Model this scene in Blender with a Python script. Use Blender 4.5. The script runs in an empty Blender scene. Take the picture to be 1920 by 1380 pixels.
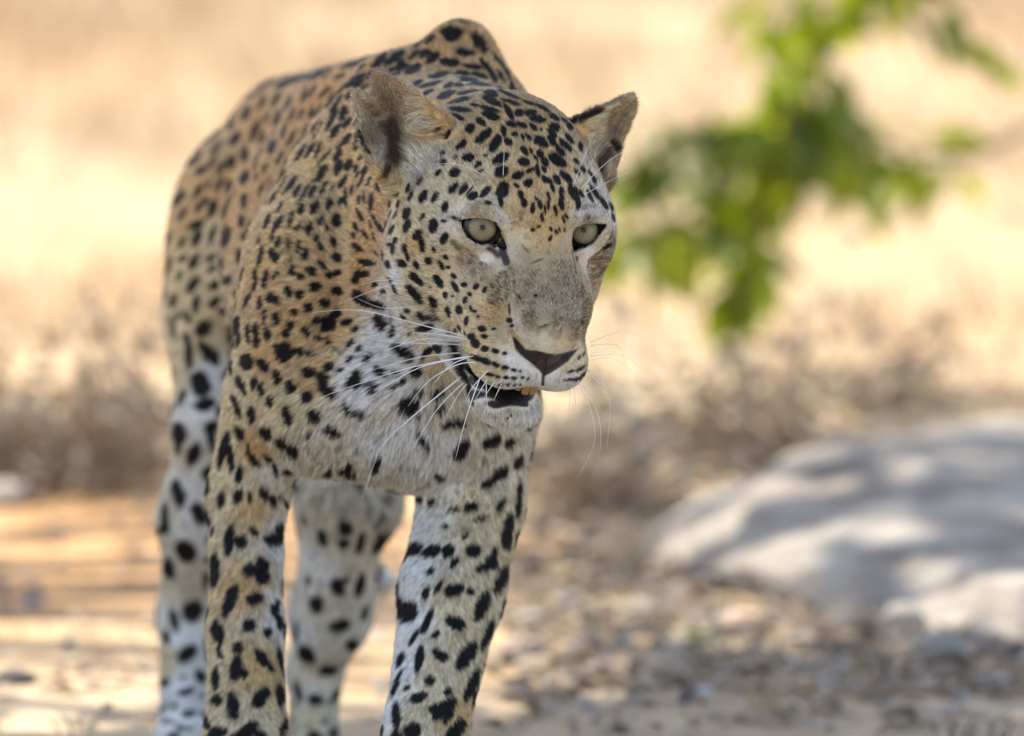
import bpy, bmesh, math, random, time
import numpy as np
from mathutils import Vector, Matrix
from mathutils.bvhtree import BVHTree
# ---------------------------------------------------------------- camera geometry (shared by the layout)
U = 0.00047                 # metres per layout unit at the leopard
DIST = 10.0                 # camera to shoulder of the leopard
PITCH = 0.11                # camera looks slightly down
CAM_H = 1.55
DU = DIST / U
CAM_LOC = np.array([0.0, -DIST, CAM_H])
AX_R = np.array([1.0, 0, 0])
AX_F = np.array([0, math.cos(PITCH), -math.sin(PITCH)])
AX_D = np.array([0, -math.sin(PITCH), -math.cos(PITCH)])   # image down
def lay(px, py, w):          # photo pixel + depth offset -> layout units (right, down, away)
    s = 1 + w / DU
    return np.array([(px - 960) * s, (py - 690) * s, w], float)
def unlay(P):                # layout units -> photo pixel
    s = 1 + P[..., 2] / DU
    return np.stack([P[..., 0] / s + 960, P[..., 1] / s + 690], -1)
def world(P):                # layout units -> world metres
    P = np.asarray(P, float); return CAM_LOC + U * (P @ np.stack([AX_R, AX_D, AX_F]) + DU * AX_F)
def to_layout(Q):
    d = (np.asarray(Q, float) - CAM_LOC) / U
    return np.stack([d @ AX_R, d @ AX_D, d @ AX_F - DU], -1)
# ---------------------------------------------------------------- head frame
def head_rot(p, y, r):
    cp, sp = math.cos(p), math.sin(p); cy, sy = math.cos(y), math.sin(y); cr, sr = math.cos(r), math.sin(r)
    Rx = np.array([[1, 0, 0], [0, cp, sp], [0, -sp, cp]])
    Rz = np.array([[cy, sy, 0], [-sy, cy, 0], [0, 0, 1]])
    Ry = np.array([[cr, 0, sr], [0, 1, 0], [-sr, 0, cr]])
    return Ry @ Rz @ Rx
HR = head_rot(math.radians(29), math.radians(22), math.radians(3.5))
HO = lay(1000, 434, -270)
C2 = np.array([[1, 0, 0], [0, 0, -1], [0, -1, 0]], float)   # head (x, fwd, up) -> layout (right, down, away)
HM = C2 @ HR
def hp(x, y, z): return HO + HM @ np.array([x, y, z], float)
# ---------------------------------------------------------------- signed distance sculpting
def axis(lo, hi, flo, fhi, c, f):
    return np.unique(np.round(np.concatenate([np.arange(lo, flo, c), np.arange(flo, fhi, f), np.arange(fhi, hi + c, c)]), 3)).astype(np.float32)
class Sculpt:
    def __init__(s, xs, ys, ws):
        s.ax = (xs, ys, ws); s.D = np.full((len(xs), len(ys), len(ws)), 90, np.float32)
    def sub(s, lo, hi):
        sl = tuple(slice(max(0, np.searchsorted(a, l) - 1), np.searchsorted(a, h) + 1) for a, l, h in zip(s.ax, lo, hi))
        return sl, s.ax[0][sl[0]][:, None, None], s.ax[1][sl[1]][None, :, None], s.ax[2][sl[2]][None, None, :]
    def blend(s, sl, d, k, op):
        a = s.D[sl]
        if op == 'add':
            h = np.maximum(k - np.abs(a - d), 0) / k; s.D[sl] = np.minimum(a, d) - h * h * k * .25
        else:
            d = -d; h = np.maximum(k - np.abs(a - d), 0) / k; s.D[sl] = np.maximum(a, d) + h * h * k * .25
    def cone(s, a, b, r1, r2, k=30, op='add'):
        a = np.asarray(a, np.float32); b = np.asarray(b, np.float32); m = max(r1, r2) + k + 8
        sl, X, Y, W = s.sub(np.minimum(a, b) - m, np.maximum(a, b) + m)
        ba = b - a; L = float(ba @ ba) + 1e-6
        x, y, w = X - a[0], Y - a[1], W - a[2]
        h = np.clip((x * ba[0] + y * ba[1] + w * ba[2]) / L, 0, 1)
        d = np.sqrt((x - h * ba[0]) ** 2 + (y - h * ba[1]) ** 2 + (w - h * ba[2]) ** 2) - (r1 + (r2 - r1) * h)
        s.blend(sl, d.astype(np.float32), k, op)
    def ell(s, c, r, M=np.eye(3), k=30, op='add'):      # M columns: the ellipsoid's axes in layout space
        c = np.asarray(c, np.float32); r = np.asarray(r, np.float32)
        e = np.sqrt(((M * r) ** 2).sum(1)) + k + 8
        sl, X, Y, W = s.sub(c - e, c + e)
        x, y, w = X - c[0], Y - c[1], W - c[2]
        q = [(x * M[0, i] + y * M[1, i] + w * M[2, i]) / r[i] for i in range(3)]
        k0 = np.sqrt(q[0] ** 2 + q[1] ** 2 + q[2] ** 2) + 1e-6
        k1 = np.sqrt((q[0] / r[0]) ** 2 + (q[1] / r[1]) ** 2 + (q[2] / r[2]) ** 2) + 1e-6
        s.blend(sl, (k0 * (k0 - 1) / k1).astype(np.float32), k, op)
    def prism(s, poly, w0, w1, k=5, op='cut'):          # outline in pixels, hollowed between two depths
        P = np.array([lay(x, y, (w0 + w1) / 2)[:2] for x, y in poly], np.float32)
        lo = np.r_[P.min(0) - 25, w0 - 25]; hi = np.r_[P.max(0) + 25, w1 + 25]
        sl, X, Y, W = s.sub(lo, hi)
        d2 = np.full(np.broadcast(X[..., 0], Y[..., 0]).shape, 1e9, np.float32); ins = np.zeros(d2.shape, bool)
        x, y = X[..., 0], Y[..., 0]
        for i in range(len(P)):
            a, b = P[i], P[(i + 1) % len(P)]; e = b - a
            h = np.clip(((x - a[0]) * e[0] + (y - a[1]) * e[1]) / (e @ e), 0, 1)
            d2 = np.minimum(d2, (x - a[0] - h * e[0]) ** 2 + (y - a[1] - h * e[1]) ** 2)
            c = ((a[1] <= y) != (b[1] <= y)) & (x < (b[0] - a[0]) * (y - a[1]) / (b[1] - a[1] + 1e-9) + a[0]); ins ^= c
        d = np.where(ins, -1, 1) * np.sqrt(d2)
        d = np.maximum(d[..., None], np.maximum(w0 - W, W - w1))
        s.blend(sl, d.astype(np.float32), k, op)
    def mesh(s):                                        # naive surface nets
        D = s.D; n = D.shape; neg = D < 0
        cnt = np.zeros((n[0] - 1, n[1] - 1, n[2] - 1), np.int8)
        for i in (0, 1):
            for j in (0, 1):
                for k in (0, 1): cnt += neg[i:n[0] - 1 + i, j:n[1] - 1 + j, k:n[2] - 1 + k]
        act = np.argwhere((cnt > 0) & (cnt < 8))
        idx = np.full(cnt.shape, -1, np.int32); idx[tuple(act.T)] = np.arange(len(act))
        acc = np.zeros((len(act), 3)); num = np.zeros(len(act))
        C = np.array([[i, j, k] for i in (0, 1) for j in (0, 1) for k in (0, 1)])
        val = np.stack([D[tuple((act + c).T)] for c in C], 1)
        for e0 in range(8):
            for e1 in range(e0 + 1, 8):
                if np.abs(C[e0] - C[e1]).sum() != 1: continue
                a, b = val[:, e0], val[:, e1]; m = (a < 0) != (b < 0)
                t = a[m] / (a[m] - b[m]); acc[m] += C[e0] + t[:, None] * (C[e1] - C[e0]); num[m] += 1
        p = act + acc / num[:, None]
        V = np.stack([np.interp(p[:, i], np.arange(n[i]), s.ax[i]) for i in range(3)], 1)
        F = []
        for ax in range(3):
            o = [0, 0, 0]; o[ax] = 1
            a = neg[:n[0] - o[0], :n[1] - o[1], :n[2] - o[2]]; b = neg[o[0]:, o[1]:, o[2]:]
            u, v = [(1, 2), (2, 0), (0, 1)][ax]
            ed = np.argwhere(a != b); ok = (ed[:, u] > 0) & (ed[:, v] > 0) & (ed[:, u] < n[u] - 1) & (ed[:, v] < n[v] - 1)
            ed = ed[ok]; fl = a[tuple(ed.T)]
            du = np.zeros(3, int); du[u] = 1; dv = np.zeros(3, int); dv[v] = 1
            q = np.stack([idx[tuple((ed - du - dv).T)], idx[tuple((ed - dv).T)], idx[tuple(ed.T)], idx[tuple((ed - du).T)]], 1)
            q[~fl] = q[~fl][:, ::-1]; F.append(q)
        return V, np.concatenate(F)
FUR_COUNT = 640000
sc = bpy.context.scene
# ---------------------------------------------------------------- camera, sky, sun, exposure
cam = bpy.data.cameras.new('camera'); camo = bpy.data.objects.new('camera', cam); sc.collection.objects.link(camo); sc.camera = camo
camo.location = CAM_LOC; camo.rotation_euler = (math.pi / 2 - PITCH, 0, 0)
cam.sensor_width = 36; cam.lens = 36 * DIST / (1920 * U); cam.clip_start = .1; cam.clip_end = 500
cam.dof.use_dof = True; cam.dof.focus_distance = DIST - 330 * U; cam.dof.aperture_fstop = 4.0
SUN_EL, SUN_AZ = math.radians(56), math.radians(-32)        # azimuth from +Y (away from the camera), negative = to the left
SUNV = np.array([math.sin(SUN_AZ) * math.cos(SUN_EL), math.cos(SUN_AZ) * math.cos(SUN_EL), math.sin(SUN_EL)])
w = bpy.data.worlds.new('World'); sc.world = w; w.use_nodes = True
nt = w.node_tree; bg = nt.nodes['Background']; sky = nt.nodes.new('ShaderNodeTexSky'); sky.sky_type = 'NISHITA'; sky.sun_disc = False
sky.sun_elevation = SUN_EL; sky.sun_rotation = SUN_AZ; sky.dust_density = 2.0
nt.links.new(sky.outputs[0], bg.inputs[0]); bg.inputs[1].default_value = .15
sl = bpy.data.lights.new('sun', 'SUN'); so = bpy.data.objects.new('sun', sl); sc.collection.objects.link(so)
sl.energy = 4.2; sl.angle = math.radians(.53); sl.color = (1, .93, .82)
so.rotation_euler = Vector((-SUNV).tolist()).to_track_quat('-Z', 'Y').to_euler(); so.location = (-3, 6, 9)
sc.view_settings.view_transform = 'Standard'; sc.view_settings.look = 'None'; sc.view_settings.gamma = 1; sc.view_settings.use_curve_mapping = False
sc.view_settings.exposure = 1.26
sc.render.engine = 'CYCLES'; sc.cycles.use_denoising = True; sc.cycles.denoising_prefilter = 'ACCURATE'; sc.cycles.use_adaptive_sampling = False; sc.cycles.max_bounces = 8; sc.cycles.diffuse_bounces = 4; sc.cycles.transparent_max_bounces = 12
try: sc.cycles_curves.shape = 'RIBBONS'
except Exception: pass
rng = np.random.default_rng(11); random.seed(4)
# ---------------------------------------------------------------- helpers
def mat(name, build):
    m = bpy.data.materials.new(name); m.use_nodes = True; t = m.node_tree; b = t.nodes['Principled BSDF']
    build(t, b); return m
def nd(t, kind, **kw):
    n = t.nodes.new(kind)
    for k, v in kw.items():
        if k.startswith('i_'):
            key = k[2:]; n.inputs[int(key) if key.isdigit() else key].default_value = v
        else: setattr(n, k, v)
    return n
def ramp(t, src, stops):
    r = nd(t, 'ShaderNodeValToRGB'); e = r.color_ramp.elements
    while len(e) < len(stops): e.new(.5)
    for q, (p, c) in zip(e, stops): q.position = p; q.color = (*c, 1)
    t.links.new(src, r.inputs[0]); return r.outputs[0]
def noise_mat(name, stops, scale, rough=.9, detail=6, bump=0, bscale=None, spec=.2, trans=0):
    def b(t, s):
        tc = nd(t, 'ShaderNodeTexCoord'); n = nd(t, 'ShaderNodeTexNoise', i_Scale=scale, i_Detail=detail, i_Roughness=.6); t.links.new(tc.outputs['Object'], n.inputs['Vector'])
        t.links.new(ramp(t, n.outputs['Fac'], stops), s.inputs['Base Color']); s.inputs['Roughness'].default_value = rough; s.inputs['Specular IOR Level'].default_value = spec
        if bump:
            n2 = nd(t, 'ShaderNodeTexNoise', i_Scale=bscale or scale * 4, i_Detail=8); t.links.new(tc.outputs['Object'], n2.inputs['Vector'])
            bp = nd(t, 'ShaderNodeBump', i_Strength=bump, i_Distance=.01); t.links.new(n2.outputs['Fac'], bp.inputs['Height']); t.links.new(bp.outputs[0], s.inputs['Normal'])
    return mat(name, b)
def leaf_mat(name, col, col2, trans=.45):
    def b(t, s):
        tc = nd(t, 'ShaderNodeTexCoord'); oi = nd(t, 'ShaderNodeObjectInfo'); n = nd(t, 'ShaderNodeTexNoise', i_Scale=25.0); t.links.new(tc.outputs['Object'], n.inputs['Vector'])
        ad = nd(t, 'ShaderNodeMath', operation='ADD'); t.links.new(n.outputs['Fac'], ad.inputs[0]); t.links.new(oi.outputs['Random'], ad.inputs[1])
        mu = nd(t, 'ShaderNodeMath', operation='MULTIPLY', i_1=.5); t.links.new(ad.outputs[0], mu.inputs[0])
        c = ramp(t, mu.outputs[0], [(.2, col), (.8, col2)]); t.links.new(c, s.inputs['Base Color']); s.inputs['Roughness'].default_value = .42
        tr = nd(t, 'ShaderNodeBsdfTranslucent'); hs = nd(t, 'ShaderNodeHueSaturation', i_Saturation=1.15, i_Value=1.6); t.links.new(c, hs.inputs['Color']); t.links.new(hs.outputs[0], tr.inputs[0])
        mx = nd(t, 'ShaderNodeMixShader', i_0=trans); t.links.new(s.outputs[0], mx.inputs[1]); t.links.new(tr.outputs[0], mx.inputs[2])
        t.links.new(mx.outputs[0], t.nodes['Material Output'].inputs['Surface'])
    return mat(name, b)
def link(o): sc.collection.objects.link(o); return o
def obj(name, verts, faces, m, parent=None, smooth=False, loc=None):
    me = bpy.data.meshes.new(name); me.from_pydata([tuple(v) for v in verts], [], [tuple(int(i) for i in f) for f in faces]); me.update()
    if m: me.materials.append(m)
    if smooth: me.shade_smooth()
    o = link(bpy.data.objects.new(name, me)); o.parent = parent
    if loc is not None: o.location = loc
    return o
def thing(name, label, cat, loc, rz=0, group=None):
    o = link(bpy.data.objects.new(name, None)); o.location = loc; o.rotation_euler = (0, 0, rz); o.empty_display_size = .05; return tag(o, label, cat, group)
def tag(o, label=None, cat=None, group=None, kind=None):
    for k, v in (('label', label), ('category', cat), ('group', group), ('kind', kind)):
        if v: o[k] = v
    return o
def tube(pts, radii, n=6, cap=True):
    pts = np.asarray(pts, float); V, F = [], []
    for i, p in enumerate(pts):
        d = pts[min(i + 1, len(pts) - 1)] - pts[max(i - 1, 0)]; d /= np.linalg.norm(d) + 1e-9
        u = np.cross(d, [0, 0, 1.] if abs(d[2]) < .9 else [1., 0, 0]); u /= np.linalg.norm(u); v = np.cross(d, u)
        for k in range(n): a = 2 * math.pi * k / n; V.append(p + radii[i] * (math.cos(a) * u + math.sin(a) * v))
    for i in range(len(pts) - 1):
        for k in range(n): F.append((i * n + k, i * n + (k + 1) % n, (i + 1) * n + (k + 1) % n, (i + 1) * n + k))
    if cap: F.append(tuple(range(n))[::-1]); F.append(tuple((len(pts) - 1) * n + k for k in range(n)))
    return V, F
def join(parts):
    V, F = [], []
    for v, f in parts:
        k = len(V); V += [tuple(q) for q in v]; F += [tuple(int(i) + k for i in q) for q in f]
    return V, F
def smooth_path(P, n=14):
    P = np.asarray(P, float); t = np.r_[0, np.cumsum(np.linalg.norm(np.diff(P, axis=0), axis=1))]; q = np.linspace(0, t[-1], n)
    if len(P) == 2: return np.stack([np.interp(q, t, P[:, i]) for i in range(P.shape[1])], 1)
    out = []
    for s in q:                                        # Catmull-Rom through the points
        i = min(max(np.searchsorted(t, s) - 1, 0), len(P) - 2); u = (s - t[i]) / (t[i + 1] - t[i])
        p0, p1, p2, p3 = P[max(i - 1, 0)], P[i], P[i + 1], P[min(i + 2, len(P) - 1)]
        out.append(.5 * (2 * p1 + (p2 - p0) * u + (2 * p0 - 5 * p1 + 4 * p2 - p3) * u * u + (3 * p1 - p0 - 3 * p2 + p3) * u ** 3))
    return np.array(out)
def ground_at(px, py):                                 # where a view line meets the ground
    d = AX_F + U / DIST * ((px - 960) * AX_R + (py - 690) * AX_D); t = CAM_H / -d[2]; return CAM_LOC + d * t
def at(px, py, y):                                     # the point of a view line at a distance y behind the leopard
    d = AX_F + U / DIST * ((px - 960) * AX_R + (py - 690) * AX_D); return CAM_LOC + d * ((y - CAM_LOC[1]) / d[1])
# ---------------------------------------------------------------- the leopard's body, sculpted as one surface
EYE_L = [(866, 414), (884, 410), (902, 409.5), (918, 413), (931, 420), (939, 433), (946, 456), (948, 466), (938, 461), (924, 457), (907, 456), (893, 451), (880, 442), (871, 429)]
EYE_R = [(1075, 437), (1080, 429), (1091, 423), (1104, 420), (1119, 419.5), (1136, 421), (1130, 431), (1121, 443), (1110, 455), (1098, 462), (1084, 466), (1077, 470), (1074, 454)]
def sculpt_leopard():
    S = Sculpt(axis(-760, 120, -330, 250, 8, 3), axis(-720, 1010, -600, 150, 8, 3), axis(-640, 2560, -620, -40, 8, 3))
    A = lay
    I = np.eye(3)
    def rotz(a): c, s = math.cos(a), math.sin(a); return np.array([[c, -s, 0], [s, c, 0], [0, 0, 1.]])
    # trunk
    S.ell(A(700, 520, 640), (225, 320, 420), I, 40)
    S.ell(A(620, 480, 1200), (225, 275, 520), I, 60)
    S.ell(A(545, 440, 1650), (215, 270, 330), I, 80)
    S.cone(A(760, 200, 700), A(545, 235, 1650), 115, 100, 80)
    # neck
    S.cone(A(800, 330, 480), A(935, 340, -60), 215, 165, 90)
    S.cone(A(770, 520, 380), A(900, 470, -20), 200, 165, 90)
    # shoulders
    S.cone(A(863, 97, 470), A(892, 420, 330), 46, 118, 60)
    S.cone(A(866, 106, 480), A(940, 215, 440), 48, 62, 60)
    S.cone(A(862, 110, 490), A(770, 150, 600), 54, 62, 60)
    S.cone(A(725, 165, 520), A(590, 480, 380), 55, 135, 70)
    S.ell(A(575, 600, 300), (140, 250, 200), rotz(.12), 50)
    S.ell(A(885, 640, 290), (112, 270, 190), rotz(-.05), 50)
    S.ell(A(765, 735, 230), (172, 190, 200), I, 70)
    S.ell(A(615, 770, 270), (120, 118, 150), I, 70)      # breast
    # fore legs
    S.cone(A(512, 760, 330), A(463, 930, 390), 100, 74, 50)
    S.cone(A(463, 930, 390), A(460, 1180, 330), 74, 70, 30)
    S.cone(A(460, 1180, 330), A(461, 1390, 270), 70, 80, 30)
    S.cone(A(461, 1390, 270), A(456, 1530, 190), 76, 70, 30)
    S.ell(A(452, 1560, 130), (88, 52, 120), I, 40)
    S.cone(A(905, 760, 300), A(885, 940, 300), 110, 92, 50)
    S.cone(A(885, 940, 300), A(846, 1110, 220), 100, 98, 30)
    S.cone(A(846, 1110, 220), A(798, 1370, 90), 96, 78, 30)
    S.cone(A(798, 1370, 90), A(775, 1540, -10), 78, 70, 30)
    S.ell(A(770, 1575, -70), (88, 52, 120), I, 40)
    # hind legs
    S.ell(A(415, 500, 1640), (112, 250, 260), rotz(.03), 70)
    S.cone(A(405, 600, 1600), A(392, 790, 1480), 100, 66, 50)
    S.cone(A(392, 790, 1480), A(362, 970, 1560), 62, 64, 60)
    S.cone(A(362, 970, 1560), A(353, 1150, 1720), 64, 56, 60)
    S.cone(A(353, 1150, 1720), A(345, 1330, 1610), 56, 52, 50)
    S.ell(A(345, 1375, 1540), (64, 42, 110), I, 30)
    S.ell(A(660, 500, 1600), (150, 300, 270), I, 60)
    S.cone(A(655, 700, 1480), A(650, 930, 1400), 130, 90, 70)
    S.cone(A(650, 930, 1400), A(620, 1150, 1520), 90, 72, 70)
    S.cone(A(620, 1150, 1520), A(590, 1260, 1620), 72, 54, 60)
    S.cone(A(590, 1260, 1620), A(588, 1390, 1560), 54, 50, 30)
    S.ell(A(588, 1425, 1490), (64, 42, 110), I, 30)
    # tail
    pts = [A(545, 300, 1940), A(560, 450, 2140), A(590, 720, 2250), A(640, 960, 2270), A(690, 1080, 2380), A(720, 1090, 2470)]
    for i in range(5): S.cone(pts[i], pts[i + 1], 52 - 5 * i, 47 - 5 * i, 30)
    # ---- head, in its own frame (x across, y towards the nose, z up)
    def he(c, r, k, op='add', sym=False, tilt=0, yaw=0):
        for sg in ((1, -1) if sym else (1,)):
            ct, st = math.cos(tilt), math.sin(tilt); cy, sy = math.cos(yaw * sg), math.sin(yaw * sg)
            T = np.array([[cy, sy, 0], [-sy, cy, 0], [0, 0, 1]]) @ np.array([[1, 0, 0], [0, ct, -st], [0, st, ct]])
            S.ell(hp(c[0] * sg, c[1], c[2]), r, HM @ T, k, op)
    def hc(a, b, r1, r2, k, op='add', sym=False):
        for sg in ((1, -1) if sym else (1,)): S.cone(hp(a[0] * sg, a[1], a[2]), hp(b[0] * sg, b[1], b[2]), r1, r2, k, op)
    he((0, -175, 20), (168, 190, 140), 40)                 # cranium
    he((0, -45, 18), (118, 95, 78), 45)                    # forehead
    he((120, -125, -55), (92, 130, 105), 50, sym=True)     # cheek bones
    he((112, -140, -165), (98, 125, 100), 50, sym=True)    # jaw muscle
    hc((26, -5, -8), (31, 160, -104), 52, 42, 35, sym=True)  # bridge
    he((80, 20, -140), (56, 90, 70), 40, sym=True)
    he((58, 25, -95), (60, 90, 70), 40, sym=True)          # under the eyes
    he((49, 114, -197), (69, 86, 60), 34, sym=True)        # whisker pads
    he((0, 165, -124), (66, 40, 36), 20)                   # nose tip
    he((0, 60, -198), (85, 118, 56), 30)                   # palate
    hc((0, 62, -318), (92, -110, -225), 42, 66, 40, sym=True)   # lower jaw
    he((0, 78, -322), (68, 68, 38), 25)                    # chin
    he((0, 55, -276), (78, 128, 15), 7, 'cut', tilt=.07)   # open mouth
    hc((62, 70, -270), (98, 5, -258), 12, 8, 8, 'cut', sym=True)
    he((90, 22, 42), (44, 30, 17), 24, sym=True, tilt=-.3)   # brows
    # nose leather, nostrils and the split below
    he((0, 190, -146), (40, 20, 36), 10)
    hc((16, 206, -158), (46, 186, -138), 8, 10, 8, 'cut', sym=True)
    hc((46, 186, -138), (64, 166, -118), 10, 5, 8, 'cut', sym=True)
    hc((0, 206, -188), (0, 204, -262), 4, 12, 10, 'cut')
    # eye sockets and lids
    for e, r in ((EYE_LC, 43), (EYE_RC, 43)):
        S.ell(e, (r, r, r), I, 36)
        S.ell(e, (EYE_RAD - 1,) * 3, I, 3, 'cut')
    S.prism(EYE_L, EYE_LC[2] - 110, EYE_LC[2], 4)
    S.prism(EYE_R, EYE_RC[2] - 110, EYE_RC[2], 4)
    # ears: thin curved shells, ribs fanning out from the base to the rim
    S.ell(A(786, 280, wl + 75), (78, 62, 60), I, 30)
    S.ell(A(1092, 285, wr + 70), (56, 62, 60), I, 30)
    for base, rim, mid, dirt in (EAR_L, EAR_R):
        base, rim = np.array(base), np.array(rim)
        n = 46
        for i in range(n):
            t = i / (n - 1)
            b = np.array([np.interp(t, np.linspace(0, 1, len(base)), base[:, c]) for c in range(3)])
            r = np.array([np.interp(t, np.linspace(0, 1, len(rim)), rim[:, c]) for c in range(3)])
            m = (b + r) / 2; m[2] += mid * math.sin(math.pi * t)
            S.cone(A(*(b + np.array(dirt))), A(*b), 26, 15, 10); S.cone(A(*b), A(*m), 15, 9, 10); S.cone(A(*m), A(*r), 9, 6, 9)
    return S
EYE_RAD = 37
EYE_LC = lay(905, 430, 0); EYE_LC[2] = hp(-105, 0, 0)[2] - 14
EYE_RC = lay(1097, 436, 0); EYE_RC[2] = hp(105, 0, 0)[2] - 14
wl = hp(-190, -170, 60)[2]; wr = hp(190, -170, 60)[2]
EAR_L = ([(722, 322, wl - 10), (735, 296, wl + 40), (752, 262, wl + 50), (790, 240, wl + 20), (826, 226, wl - 20)],
         [(708, 330, wl - 25), (692, 303, wl - 30), (677, 270, wl - 20), (671, 240, wl), (664, 205, wl + 20), (662, 178, wl + 35), (671, 171, wl + 40), (688, 182, wl + 40),
          (706, 188, wl + 42), (699, 156, wl + 50), (702, 132, wl + 55), (718, 133, wl + 45), (743, 148, wl + 25), (772, 166, wl), (794, 184, wl - 20), (813, 203, wl - 35), (830, 222, wl - 40)], 40, (25, 25, 45))
EAR_R = ([(1078, 236, wr - 10), (1100, 250, wr + 30), (1118, 275, wr + 45), (1130, 300, wr + 30), (1136, 335, wr + 20)],
         [(1082, 228, wr - 30), (1100, 214, wr - 25), (1120, 204, wr - 15), (1142, 197, wr), (1160, 187, wr + 15), (1176, 180, wr + 25), (1189, 181, wr + 30), (1190, 198, wr + 35),
          (1182, 215, wr + 40), (1175, 232, wr + 45), (1166, 252, wr + 50), (1160, 275, wr + 50), (1155, 294, wr + 45), (1148, 312, wr + 40), (1138, 336, wr + 30)], 30, (-22, 18, 40))
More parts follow.
